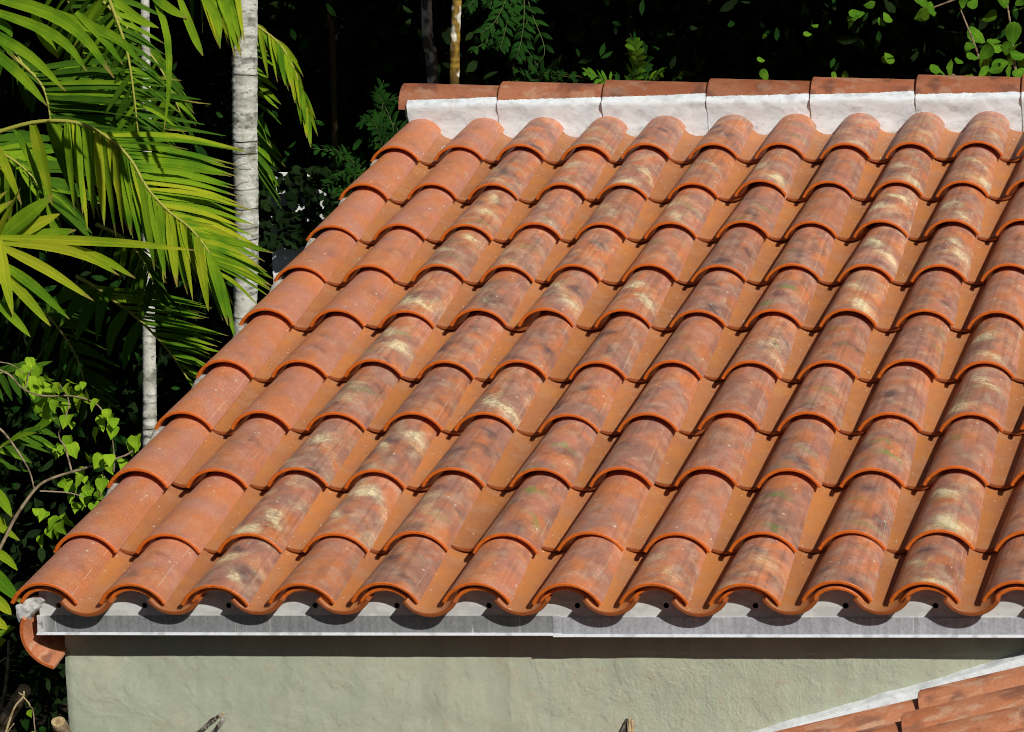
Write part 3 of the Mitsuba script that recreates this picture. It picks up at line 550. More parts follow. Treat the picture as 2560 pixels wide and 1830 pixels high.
frond(palm, [(-1.748, 3.400, 4.434), (-1.613, 3.400, 4.418), (-1.496, 3.400, 4.359), (-1.427, 3.400, 4.258)], [(.2, 1, 12, (0.117, 0.100, -0.107), (0.144, 0.100, -0.135), .04, .05), (.2, 1, 9, (-0.062, 0.100, -0.189), (-0.005, 0.100, -0.204), .03, .05)], 45, 'leaf_palm_dark', 'leaf_palm_dark')
f2 = frond(palm, [(-1.248, 1.900, 4.301), (-1.053, 1.900, 4.472), (-0.892, 1.900, 4.554), (-0.754, 1.950, 4.590), (-0.539, 2.000, 4.572), (-0.337, 2.050, 4.542)], [(.05, .3, 3, (0.136, 0.000, -0.154), (0.149, 0.000, -0.182), .04, .03)], 42, 'leaf_palm', rad=.006)
for pts, w in ((((-0.918, 1.900, 4.551), (-0.735, 1.860, 4.508), (-0.608, 1.840, 4.432), (-0.512, 1.840, 4.299)), .042), (((-0.861, 1.920, 4.543), (-0.687, 1.900, 4.485), (-0.515, 1.880, 4.421), (-0.435, 1.880, 4.339)), .036),
               (((-0.937, 1.880, 4.521), (-0.743, 1.840, 4.457), (-0.647, 1.820, 4.401), (-0.591, 1.820, 4.322)), .034), (((-0.958, 1.860, 4.478), (-0.772, 1.820, 4.372), (-0.654, 1.800, 4.263)), .032), (((-0.948, 1.860, 4.422), (-0.805, 1.820, 4.313), (-0.717, 1.800, 4.219)), .034),
               (((-0.647, 1.900, 4.502), (-0.560, 1.880, 4.425), (-0.496, 1.880, 4.338)), .028), (((-0.785, 1.900, 4.500), (-0.745, 1.880, 4.424), (-0.704, 1.880, 4.363)), .036), (((-0.567, 2.000, 4.545), (-0.478, 1.980, 4.478), (-0.412, 1.980, 4.446)), .026),
               (((-0.449, 2.000, 4.558), (-0.373, 1.980, 4.505), (-0.316, 1.980, 4.474)), .03), (((-0.436, 2.000, 4.558), (-0.388, 1.980, 4.433), (-0.385, 1.970, 4.272), (-0.408, 1.970, 4.125)), .022), (((-0.352, 2.000, 4.550), (-0.299, 1.980, 4.419), (-0.273, 1.980, 4.357)), .026),
               (((-0.934, 1.900, 4.495), (-0.869, 1.880, 4.460), (-0.851, 1.880, 4.430)), .03), (((-0.298, 2.050, 4.554), (-0.243, 2.030, 4.479), (-0.227, 2.020, 4.410)), .032), (((-0.220, 2.050, 4.552), (-0.198, 2.030, 4.453), (-0.171, 2.020, 4.366)), .02)):
    strap(f2, '__leaflet', 'leaf_palm', pts, w, wdir=(.35, .45, 1), roll=.12)
f6 = frond(palm, [(-1.127, 1.600, 3.875), (-0.961, 1.600, 3.855), (-0.847, 1.600, 3.836), (-0.805, 1.600, 3.823)], [(.1, .5, 4, (0.137, 0.000, 0.150), (0.165, 0.000, 0.122), .03, .04)], 43, 'leaf_palm_yellow', rad=.006)
for pts, w, bs in ((((-0.809, 1.600, 3.831), (-0.572, 1.580, 3.822), (-0.375, 1.560, 3.812), (-0.179, 1.560, 3.791)), .030, 'leaf_palm_yellow'), (((-0.803, 1.600, 3.816), (-0.632, 1.570, 3.804), (-0.506, 1.550, 3.771), (-0.417, 1.550, 3.718)), .030, 'leaf_palm_yellow'),
                   (((-0.664, 1.620, 3.813), (-0.486, 1.580, 3.768), (-0.374, 1.570, 3.707)), .028, 'leaf_palm_yellow'), (((-0.797, 1.580, 3.806), (-0.641, 1.550, 3.735), (-0.498, 1.540, 3.643)), .032, 'leaf_palm_yellow'), (((-0.794, 1.580, 3.752), (-0.684, 1.550, 3.684), (-0.577, 1.540, 3.587)), .032, 'leaf_palm'),
                   (((-0.798, 1.580, 3.728), (-0.709, 1.550, 3.647), (-0.638, 1.540, 3.566)), .032, 'leaf_palm_yellow'), (((-0.836, 1.580, 3.654), (-0.757, 1.550, 3.589), (-0.704, 1.540, 3.534)), .030, 'leaf_palm'), (((-0.801, 1.580, 3.825), (-0.777, 1.550, 3.706), (-0.756, 1.540, 3.600)), .034, 'leaf_palm_yellow'),
                   (((-0.834, 1.630, 3.821), (-0.788, 1.620, 3.889), (-0.742, 1.620, 3.980)), .066, 'leaf_palm_yellow'), (((-0.826, 1.640, 3.822), (-0.735, 1.630, 3.887), (-0.645, 1.630, 3.953)), .066, 'leaf_palm'), (((-0.828, 1.660, 3.818), (-0.732, 1.650, 3.855), (-0.634, 1.650, 3.897)), .05, 'leaf_palm_yellow'),
                   (((-0.809, 1.660, 3.813), (-0.688, 1.650, 3.830), (-0.585, 1.650, 3.847)), .045, 'leaf_palm')):
    strap(f6, '__leaflet', bs, pts, w, wdir=(.3, .45, 1), roll=.1)

plant = thing('strap_plant', 'yellow-green strap-leaved plant at the left edge, below the vine', 'plant')
for i, (pts, w) in enumerate(((((-0.668, 1.000, 3.196), (-0.599, 1.000, 3.134), (-0.566, 1.000, 3.077)), .036), (((-0.699, 1.000, 3.079), (-0.604, 1.000, 3.047), (-0.546, 1.000, 3.007)), .026), (((-0.680, 1.000, 3.003), (-0.597, 1.000, 2.960), (-0.558, 1.000, 2.920)), .028),
               (((-0.639, 0.900, 2.969), (-0.570, 0.900, 2.909), (-0.508, 0.900, 2.844)), .046), (((-0.620, 0.900, 2.882), (-0.568, 0.900, 2.839), (-0.542, 0.900, 2.810)), .034), (((-0.647, 0.900, 2.829), (-0.583, 0.900, 2.789), (-0.555, 0.900, 2.766)), .03), (((-0.641, 0.900, 2.736), (-0.579, 0.900, 2.760), (-0.532, 0.900, 2.774)), .034), (((-0.732, 1.100, 3.037), (-0.658, 1.100, 3.049), (-0.629, 1.100, 3.014)), .04),
               (((-0.656, 0.900, 2.689), (-0.593, 0.900, 2.724), (-0.563, 0.900, 2.736)), .04))):
    put_blade(plant + '__leaf', 'leaf_palm_yellow' if i % 3 else 'leaf_palm', pts, w, wdir=(.35, .4, 1), n=7)
put(plant + '__stem', tube(curve([(-0.760, 1.000, 1.631), (-0.716, 1.000, 2.595), (-0.668, 1.000, 3.196)], 12), .012, 7), 'twig', smooth=True)
low = thing('low_palm', 'dim low palm frond behind the vine at the left edge', 'palm')
frond(low, [(-1.316, 2.200, 2.928), (-1.201, 2.200, 3.008), (-1.100, 2.200, 3.088), (-1.016, 2.200, 3.134), (-0.960, 2.200, 3.153)],
      [(.35, 1, 9, (0.132, 0.000, 0.057), (0.060, 0.000, 0.041), .05, .024), (.35, 1, 9, (0.128, 0.000, -0.036), (0.064, 0.000, -0.042), .02, .024)], 51, 'leaf_palm_dark', 'leaf_palm', rad=.004)
frond(low, [(-1.343, 2.300, 3.205), (-1.213, 2.300, 3.284), (-1.101, 2.300, 3.324), (-1.021, 2.300, 3.284), (-0.976, 2.300, 3.218)], [(.2, 1, 9, (0.052, 0.000, -0.111), (0.025, 0.000, -0.083), .03, .03), (.2, .95, 8, (0.090, 0.000, 0.068), (0.100, 0.000, -0.015), .03, .03)], 52, 'leaf_palm_dark', rad=.004)

# ------------------------------------------------------------------ heart-leaved vine
vine = thing('climbing_vine', 'climbing vine with fresh heart-shaped yellow-green leaves beside the left roof edge', 'vine')
for k, (pts, ra) in enumerate(((((-0.592, 0.900, 3.363), (-0.545, 0.900, 3.348), (-0.506, 0.900, 3.300), (-0.466, 0.900, 3.231), (-0.452, 0.900, 3.173)), .004), (((-0.583, 0.850, 2.956), (-0.541, 0.860, 3.024), (-0.503, 0.880, 3.101), (-0.452, 0.900, 3.173), (-0.418, 0.920, 3.199), (-0.358, 0.950, 3.217), (-0.355, 0.950, 3.214)), .0055), (((-0.358, 0.950, 3.216), (-0.289, 0.960, 3.236), (-0.208, 0.970, 3.260), (-0.181, 0.980, 3.276)), .004),
                     (((-0.358, 0.950, 3.216), (-0.374, 0.950, 3.286), (-0.390, 0.950, 3.327), (-0.356, 0.950, 3.413), (-0.380, 0.950, 3.471)), .003), (((-0.536, 0.900, 3.518), (-0.507, 0.900, 3.503), (-0.465, 0.900, 3.461), (-0.417, 0.920, 3.441), (-0.346, 0.950, 3.436), (-0.279, 0.960, 3.412), (-0.248, 0.970, 3.352), (-0.241, 0.980, 3.270), (-0.244, 0.980, 3.212)), .003),
                     (((-0.534, 0.900, 3.541), (-0.499, 0.900, 3.533), (-0.462, 0.900, 3.506)), .002), (((-0.436, 0.900, 3.170), (-0.361, 0.920, 3.162), (-0.318, 0.930, 3.148)), .0025), (((-0.465, 0.900, 3.461), (-0.447, 0.900, 3.512), (-0.434, 0.900, 3.518)), .002), (((-0.282, 0.960, 3.250), (-0.265, 0.960, 3.192), (-0.281, 0.960, 3.146)), .0025),
                     (((-0.606, 0.800, 2.408), (-0.563, 0.800, 2.526), (-0.535, 0.800, 2.596), (-0.518, 0.800, 2.689), (-0.520, 0.820, 2.754)), .007), (((-0.541, 0.800, 2.694), (-0.516, 0.800, 2.712), (-0.494, 0.800, 2.733)), .003))):
    path, rr = rooted((pts[0][0] - .1, .9, -.05), pts, 48, ra, ra * .55) if k in (1, 9) else (curve(pts, 48), np.linspace(ra, ra * .55, 48))
    put(vine + '__stem', tube(path, rr, 8, wob=.12, seed=k), 'twig', smooth=True)
HEART = np.array([(0, .08), (.16, -.02), (.36, .04), (.47, .22), (.44, .42), (.32, .62), (.16, .82), (0, 1.02)])
def flat_leaf(base, axis, width, size, outline, cup, seed, droop=.15):
    """a broad leaf from half an outline (across, along), folded at its midrib and cupped"""
    r = np.random.default_rng(seed); A = unit(axis); N = unit(np.cross(A, width)); S = unit(np.cross(N, A)); o = outline * size
    V, UV = [], []
    for sg in (-1, 0, 1):
        for x, y in o:
            xx = sg * x; z = cup * abs(xx) - droop * (y / size) ** 2 * size + .05 * size * math.sin(9 * y / size + seed) * abs(sg)
            V.append(np.asarray(base) + S * xx + A * y + N * z); UV.append((.5 + xx / size, y / size))
    n = len(o); F = []
    for side, fl in ((0, False), (2, True)):
        for i in range(n - 1):
            q = [side * n + i, n + i, n + i + 1, side * n + i + 1]
            if fl: q = q[::-1]
            F += [[q[0], q[1], q[2]], [q[0], q[2], q[3]]]
    return trimesh.Trimesh(np.array(V), np.array(F), process=False), np.array(UV)
VL = [(-0.464, 0.910, 3.517, 0.0332), (-0.467, 0.996, 3.491, 0.0541), (-0.452, 0.911, 3.483, 0.0361), (-0.441, 0.957, 3.472, 0.0322), (-0.429, 0.988, 3.442, 0.0316), (-0.388, 0.947, 3.457, 0.0374), (-0.396, 0.952, 3.424, 0.0539), (-0.444, 0.989, 3.392, 0.0752), (-0.393, 0.934, 3.409, 0.0393), (-0.382, 0.984, 3.397, 0.0342), (-0.336, 0.900, 3.463, 0.0439), (-0.362, 0.936, 3.367, 0.0515), (-0.348, 1.007, 3.407, 0.0502), (-0.303, 0.957, 3.428, 0.0411), (-0.262, 0.904, 3.417, 0.0399), (-0.242, 0.945, 3.384, 0.0309), (-0.271, 0.979, 3.358, 0.0436), (-0.217, 0.925, 3.364, 0.0388), (-0.225, 0.936, 3.333, 0.0405), (-0.402, 0.987, 3.272, 0.0369), (-0.384, 1.000, 3.293, 0.0442), (-0.364, 0.982, 3.273, 0.0468), (-0.299, 0.951, 3.255, 0.0455), (-0.353, 1.005, 3.205, 0.0350), (-0.292, 1.002, 3.178, 0.0397), (-0.388, 0.958, 3.181, 0.0356), (-0.254, 0.984, 3.222, 0.0379), (-0.228, 1.005, 3.233, 0.0377), (-0.468, 0.967, 3.445, 0.0398), (-0.503, 0.974, 3.495, 0.0365), (-0.395, 0.922, 3.483, 0.0452), (-0.354, 0.990, 3.437, 0.0425), (-0.499, 1.011, 3.453, 0.0368), (-0.463, 1.002, 3.440, 0.0361), (-0.309, 1.016, 3.314, 0.0435), (-0.170, 0.973, 3.298, 0.0489), (-0.189, 0.994, 3.280, 0.0460), (-0.227, 0.906, 3.258, 0.0388), (-0.294, 0.910, 3.180, 0.0361), (-0.268, 0.926, 3.250, 0.0470), (-0.438, 0.915, 3.096, 0.0381), (-0.428, 0.959, 3.070, 0.0474), (-0.439, 1.016, 3.032, 0.0454), (-0.362, 0.926, 3.076, 0.0421), (-0.365, 0.985, 3.107, 0.0341), (-0.334, 0.982, 3.131, 0.0393), (-0.286, 0.971, 3.147, 0.0442), (-0.388, 0.980, 3.172, 0.0419), (-0.438, 0.967, 3.036, 0.0366), (-0.470, 0.959, 3.097, 0.0354), (-0.341, 0.958, 3.186, 0.0420), (-0.328, 0.993, 3.152, 0.0398), (-0.253, 0.902, 3.186, 0.0415), (-0.387, 0.925, 3.058, 0.0454), (-0.293, 0.947, 3.114, 0.0394), (-0.485, 1.009, 3.005, 0.0401), (-0.445, 1.009, 3.462, 0.0267), (-0.450, 1.074, 3.248, 0.0326), (-0.547, 1.082, 3.477, 0.0227), (-0.396, 1.026, 3.126, 0.0271), (-0.376, 1.010, 3.158, 0.0252), (-0.252, 1.009, 3.367, 0.0212), (-0.430, 1.033, 3.256, 0.0218), (-0.481, 1.015, 3.393, 0.0229), (-0.449, 1.094, 3.269, 0.0209), (-0.437, 1.088, 3.254, 0.0334), (-0.470, 1.005, 3.463, 0.0273), (-0.473, 1.094, 3.392, 0.0268), (-0.404, 1.085, 3.268, 0.0224), (-0.495, 1.027, 3.510, 0.0290), (-0.358, 1.050, 3.426, 0.0300), (-0.267, 1.044, 3.331, 0.0312), (-0.379, 1.034, 3.265, 0.0299), (-0.370, 1.066, 3.437, 0.0314), (-0.382, 1.067, 3.096, 0.0237), (-0.373, 1.079, 3.173, 0.0259), (-0.505, 1.064, 3.431, 0.0282), (-0.502, 1.072, 3.511, 0.0202), (-0.286, 1.014, 3.332, 0.0205), (-0.455, 1.027, 3.036, 0.0245), (-0.462, 1.066, 3.038, 0.0295), (-0.209, 1.043, 3.295, 0.0250), (-0.487, 1.021, 3.440, 0.0267), (-0.401, 1.090, 3.456, 0.0316), (-0.512, 1.071, 3.444, 0.0296), (-0.488, 1.067, 3.382, 0.0241), (-0.432, 1.051, 3.068, 0.0239), (-0.201, 1.019, 3.274, 0.0209), (-0.341, 1.024, 3.456, 0.0226), (-0.508, 1.049, 3.520, 0.0307), (-0.494, 1.081, 3.446, 0.0305), (-0.393, 1.056, 3.335, 0.0217), (-0.500, 1.002, 3.480, 0.0283), (-0.463, 1.014, 3.434, 0.0302), (-0.514, 1.051, 3.465, 0.0309), (-0.462, 1.021, 3.033, 0.0315)]
for k, (x, y, z, s) in enumerate(VL):
    r = np.random.default_rng(400 + k); ax = unit([r.normal(.1, .35), -.45 + r.normal(0, .2), -.85 + r.normal(0, .3)]); wd = unit([1, r.normal(-.2, .5), r.normal(0, .35)])
    m, uv = flat_leaf(np.array([x, y, z]) - ax * s * .5, ax, wd, s, HEART, .25 + r.uniform(-.1, .25), k, .2)
    put(vine + '__leaf', m, 'leaf_vine', smooth=True, uv=uv)

# ------------------------------------------------------------------ cut branches and twigs at the lower left, dead sticks by the wall
def log(name, label, a, b, r0, r1, bark, seed, end='cut_wood'):
    t = thing(name, label, 'branch'); c, rr = rooted((a[0] - .25, a[1] + .1, -.05), [a, (np.array(a) + b) / 2 + np.array([.006, 0, .004]), b], 14, r0, r1)
    put(t + '__bark', tube(c, rr, 14, wob=.12, seed=seed), bark, smooth=40)
    d = unit(np.array(b) - a); e = tube([np.array(b) - d * .001, np.array(b) + d * .004], r1 * .97, 14, wob=.1, seed=seed); put(t + '__cut_end', e, end, smooth=30)
    return t
log('cut_branch', 'sawn brown branch with its round cut end up, at the lower left', (-0.474, 0.500, 2.509), (-0.238, 0.240, 2.745), .022, .0175, 'twig', 1)
log('cut_branch', 'pale sawn branch stub against the lower left wall corner', (-0.063, 0.100, 2.593), (-0.057, 0.020, 2.713), .024, .0185, 'twig', 2)
tw = thing('dry_twig', 'thin forked dry twig in front of the sawn branch', 'twig')
put(tw + '__stem', tube(*rooted((-.36, .25, -.05), [(-0.298, 0.200, 2.586), (-0.266, 0.200, 2.674), (-0.248, 0.200, 2.712), (-0.225, 0.200, 2.737), (-0.222, 0.200, 2.753)], 20, .0034, .0024), 7), 'cut_wood', smooth=True)
put(tw + '__stem', tube(curve([(-0.225, 0.200, 2.737), (-0.212, 0.200, 2.723), (-0.207, 0.200, 2.713)], 8), .002, 6), 'cut_wood', smooth=True)
put(tw + '__stem', tube(curve([(-0.282, 0.200, 2.630), (-0.267, 0.200, 2.650), (-0.254, 0.200, 2.665)], 8), .0016, 6), 'cut_wood', smooth=True)
sp = thing('seedling', 'small green-leaved shoot below the cut branch', 'plant')
put(sp + '__stem', tube(*rooted((-.24, .35, -.05), [(-0.235, 0.300, 2.540), (-0.239, 0.300, 2.617), (-0.242, 0.300, 2.678), (-0.253, 0.300, 2.688)], 12, .002, .0018), 6), 'twig', smooth=True)
for k, (b, s) in enumerate((((-0.252, 0.300, 2.677), .022), ((-0.262, 0.300, 2.650), .030), ((-0.241, 0.300, 2.619), .024), ((-0.211, 0.300, 2.631), .03))):
    m, uv = flat_leaf(np.array(b), unit([.3 - .2 * k, -.4, -.8]), [1, -.3, .2], s, HEART, .2, k + 60); put(sp + '__leaf', m, 'leaf_vine' if k in (0, 2) else 'leaf_fern', smooth=True, uv=uv)
for nm, lab, parts in (('dead_stick', 'weathered grey dead stick leaning up at the wall, left of centre', [(((0.316, -0.050, 2.679), (0.383, -0.080, 2.737), (0.425, -0.100, 2.769)), .0085, .0045), (((0.355, -0.070, 2.674), (0.407, -0.090, 2.726), (0.432, -0.100, 2.758)), .0075, .005), (((0.422, -0.100, 2.760), (0.429, -0.100, 2.771), (0.436, -0.100, 2.772)), .003, .002)]),
                       ('dead_stick', 'dark broken stake with a pale splintered tip in front of the wall, right of centre', [(((1.500, -0.300, 2.717), (1.510, -0.300, 2.782), (1.522, -0.300, 2.819)), .020, .004), (((1.532, -0.310, 2.720), (1.530, -0.310, 2.789), (1.531, -0.310, 2.827)), .008, .0022), (((1.538, -0.300, 2.727), (1.536, -0.300, 2.787), (1.535, -0.300, 2.817)), .006, .003)])):
    t = thing(nm, lab, 'stick')
    for k, (pts, ra, rb) in enumerate(parts):
        path, rr = (curve(pts, 14), np.linspace(ra, rb, 14)) if k else rooted((pts[0][0] - .15, pts[0][1] - .05, -.05), pts, 14, ra, rb)
        put(t + ('__splinter' if k else '__shaft'), tube(path, rr, 9, wob=.35, seed=k + 3), 'cut_wood' if (k == 2 or (k == 1 and 'dark' in lab)) else 'dead_wood', smooth=True)

# ------------------------------------------------------------------ shrubs and cycads just behind the ridge
OVAL = np.array([(0, 0), (.12, .10), (.26, .32), (.33, .56), (.31, .78), (.18, .95), (0, 1.0)])
shrub = thing('shrub', 'glossy shrub with bright rounded leaves behind the right end of the ridge', 'shrub')
SL = [(1.558, 5.173, 4.346, 0.0539), (1.601, 5.230, 4.365, 0.0421), (1.571, 5.272, 4.390, 0.0362), (1.608, 5.223, 4.359, 0.0360), (1.725, 5.257, 4.394, 0.0481), (1.777, 5.191, 4.399, 0.0419), (1.839, 5.080, 4.341, 0.0504), (1.764, 5.065, 4.237, 0.0445), (1.776, 5.348, 4.251, 0.0606), (1.832, 5.004, 4.198, 0.0531), (1.831, 5.242, 4.166, 0.0481), (1.804, 5.308, 4.139, 0.0513), (1.647, 5.081, 4.130, 0.0476), (1.699, 5.017, 4.135, 0.0562), (1.762, 5.140, 4.111, 0.0477), (1.812, 5.115, 4.116, 0.0506), (1.878, 5.162, 4.219, 0.0478), (1.930, 5.150, 4.259, 0.0656), (1.904, 5.330, 4.158, 0.0483), (1.926, 5.042, 4.118, 0.0473), (1.945, 5.330, 4.142, 0.0483), (1.915, 5.016, 4.397, 0.0472), (1.940, 5.328, 4.391, 0.0423), (1.954, 5.117, 4.368, 0.0357), (1.950, 5.254, 4.183, 0.0481), (1.883, 5.001, 4.250, 0.0413), (1.904, 5.157, 4.206, 0.0418), (1.928, 5.237, 4.290, 0.0420), (1.713, 5.220, 4.163, 0.0270), (1.946, 5.282, 4.119, 0.0421), (1.863, 5.054, 4.137, 0.0415), (1.779, 5.140, 4.184, 0.0358), (1.560, 5.215, 4.404, 0.0360), (1.944, 5.010, 4.224, 0.0531), (1.826, 5.292, 4.215, 0.0362), (1.891, 5.146, 4.157, 0.0477), (1.281, 5.436, 4.355, 0.0459), (1.246, 5.428, 4.340, 0.0459), (1.293, 5.578, 4.386, 0.0371), (1.248, 5.367, 4.310, 0.0305), (1.388, 5.436, 4.344, 0.0367), (1.371, 5.456, 4.312, 0.0306), (1.101, 5.440, 4.310, 0.0245), (1.043, 5.606, 4.270, 0.0249), (1.374, 5.557, 4.176, 0.0370), (1.345, 5.666, 4.152, 0.0311), (0.859, 5.595, 4.098, 0.0374), (1.208, 5.453, 4.100, 0.0307), (1.170, 5.463, 4.098, 0.0246), (0.883, 5.393, 4.175, 0.0245), (0.885, 5.435, 4.266, 0.0185)]
for k, (x, y, z, s) in enumerate(SL):
    r = np.random.default_rng(800 + k); ax = unit([r.normal(0, .8), -.35 + r.normal(0, .25), r.normal(.15, .75)]); wd = unit(np.cross(ax, [r.normal(.3, .3), -.75, .55 + r.normal(0, .3)]))
    m, uv = flat_leaf(np.array([x, y, z]) - ax * s * .5, ax, wd, s * 1.5, OVAL, .18, k, .12)
    put(shrub + '__leaf', m, 'leaf_oval', smooth=True, uv=uv)
for k, pts in enumerate((((2.007, 5.400, 3.756), (1.823, 5.350, 4.035), (1.767, 5.300, 4.213), (1.706, 5.300, 4.374)), ((2.006, 5.400, 3.723), (1.926, 5.300, 4.115), (1.913, 5.300, 4.259), (1.884, 5.300, 4.465)), ((1.845, 5.400, 3.725), (1.775, 5.350, 4.035), (1.669, 5.300, 4.111)), ((1.955, 5.400, 4.494), (1.771, 5.300, 4.436), (1.594, 5.300, 4.376)))):
    put(shrub + '__branch', tube(curve(pts, 12), np.linspace(.008, .003, 12), 7), 'twig', smooth=True)
def pinnate(holder, tip_pts, n, l, w, seed, bsdf='leaf_fern'):
    """a short feather leaf with broad glossy leaflets, one mesh"""
    r = np.random.default_rng(seed); R = curve(tip_pts, 24); ms, uvs = [], []
    nrm = unit([r.normal(0, .25), -.7, .6])
    for k in range(n):
        t = .18 + .8 * k / (n - 1); i = min(int(t * 22), 22); al = unit(R[i + 1] - R[i]); sd = unit(np.cross(al, nrm))
        for sg in (-1, 1):
            d = unit(sd * sg + al * (.55 + .7 * t) + np.array([0, 0, -.12])); ln = l * (1 - .55 * abs(t - .45)) * r.uniform(.85, 1.1)
            m, uv = blade([R[i], R[i] + d * ln * .5 + nrm * .006, R[i] + d * ln - nrm * .004], w, n=5, wdir=al, fold=.15, roll=r.normal(0, .2), base=.35, peak=.55, tipw=.25); ms.append(m); uvs.append(uv)
    f = put(holder + '__frond', tube(R, np.linspace(.003, .0012, 24), 6), 'stalk_dark', smooth=True)
    put(f + '__leaflets', join(ms), bsdf, smooth=True, uv=np.vstack(uvs), kind='stuff')
for lab, fr in (('dark glossy cycad at the left end of the ridge', [(((-0.622, 5.000, 3.703), (-0.671, 4.900, 3.792), (-0.720, 4.800, 3.864), (-0.734, 4.700, 3.883)), 9, .075, .020), (((-0.605, 5.000, 3.719), (-0.571, 4.900, 3.839), (-0.561, 4.800, 3.941), (-0.569, 4.750, 3.998)), 10, .08, .019), (((-0.606, 5.000, 3.703), (-0.673, 4.900, 3.760), (-0.707, 4.800, 3.784), (-0.726, 4.700, 3.776)), 9, .07, .018), (((-0.553, 5.000, 3.767), (-0.555, 5.000, 3.928), (-0.584, 5.000, 4.024), (-0.614, 5.000, 4.089)), 9, .07, .016), (((-0.623, 5.000, 3.671), (-0.675, 4.900, 3.712), (-0.694, 4.800, 3.712), (-0.697, 4.700, 3.681)), 8, .06, .018)]),
                ('bright green cycad leaf standing up behind the middle of the ridge', [(((0.344, 5.200, 3.903), (0.405, 5.100, 4.101), (0.438, 5.050, 4.198), (0.437, 5.000, 4.279)), 10, .068, .022), (((0.344, 5.200, 3.903), (0.338, 5.100, 4.070), (0.286, 5.050, 4.129), (0.237, 5.000, 4.159)), 9, .06, .017), (((0.360, 5.200, 3.903), (0.453, 5.100, 4.084), (0.514, 5.050, 4.133), (0.558, 5.000, 4.154)), 8, .055, .017)]),
                ('low dark cycad rosette behind the second ridge tile', [(((0.013, 5.200, 3.907), (0.035, 5.100, 4.074), (0.034, 5.050, 4.149), (0.015, 5.000, 4.191)), 9, .06, .018), (((0.013, 5.200, 3.907), (0.052, 5.100, 4.074), (0.091, 5.050, 4.156), (0.138, 5.000, 4.205)), 9, .06, .018), (((-0.003, 5.200, 3.908), (-0.006, 5.100, 4.075), (-0.041, 5.050, 4.118), (-0.061, 5.000, 4.129)), 8, .05, .016)]),
                ('drooping dark cycad leaves beside the golden trunk', [(((-0.102, 5.300, 4.633), (-0.116, 5.200, 4.474), (-0.144, 5.100, 4.365), (-0.198, 5.050, 4.312)), 9, .07, .02), (((-0.102, 5.300, 4.633), (-0.109, 5.200, 4.426), (-0.109, 5.100, 4.317), (-0.119, 5.050, 4.247)), 9, .07, .022), (((-0.086, 5.300, 4.632), (-0.051, 5.200, 4.425), (-0.039, 5.100, 4.299), (-0.055, 5.050, 4.206)), 9, .07, .02), (((-0.086, 5.300, 4.632), (-0.164, 5.200, 4.507), (-0.214, 5.100, 4.462), (-0.244, 5.050, 4.416)), 9, .06, .018)])):
    t = thing('cycad', lab, 'cycad')
    r0 = np.random.default_rng(len(lab))
    more = [([np.array(q) + (r0.normal(0, .055, 3) * [1.3, .6, 1] - [0, -.06, .03]) * (i / 3) for i, q in enumerate(pts)], n, l * .9, w) for pts, n, l, w in fr for _ in range(2)]
    for k, (pts, n, l, w) in enumerate(fr + more): pinnate(t, pts, n, l, w, 60 + k * 7 + len(lab), 'leaf_oval' if 'bright' in lab and k < 3 else 'leaf_fern')

# ------------------------------------------------------------------ shaded trees behind
for lab, pts, rad, bk in (('golden brown mottled trunk rising just behind the ridge', ((-0.333, 5.000, 3.329), (-0.297, 5.000, 4.132), (-0.288, 5.000, 4.291), (-0.275, 5.000, 4.450), (-0.247, 5.000, 4.844)), (.026, .0205, .0200, .0195, .019), 'bark_gold'),
                          ('grey mottled shaded trunk left of the golden one', ((-0.691, 6.000, 2.873), (-0.667, 6.000, 4.071), (-0.681, 6.000, 4.243), (-0.681, 6.000, 4.431), (-0.674, 6.000, 4.856)), (.030, .0245, .024, .023, .022), 'bark_grey'),
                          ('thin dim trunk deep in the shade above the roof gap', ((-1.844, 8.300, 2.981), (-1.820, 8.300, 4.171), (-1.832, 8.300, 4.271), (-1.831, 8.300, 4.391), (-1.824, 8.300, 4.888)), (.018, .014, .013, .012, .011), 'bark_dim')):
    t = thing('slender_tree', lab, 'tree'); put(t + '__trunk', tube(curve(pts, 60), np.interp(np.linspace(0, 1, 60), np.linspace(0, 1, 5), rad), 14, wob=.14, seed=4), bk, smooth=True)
gp = thing('garden_post', 'white garden wall end glimpsed through leaves left of the roof', 'wall'); put(gp + '__body', boxm(*(-1.335, -1.131), 5.75, 5.9, 0, 3.675), 'white_paint', smooth=False); put(gp + '__cap', boxm((-1.335, -1.131)[0] - .015, (-1.335, -1.131)[1] + .015, 5.735, 5.915, 3.675 + .002, 3.675 + .03), 'white_paint', smooth=False)
dsh = thing('dark_shrub', 'almost black shrub leaves in front of the white wall end', 'shrub')
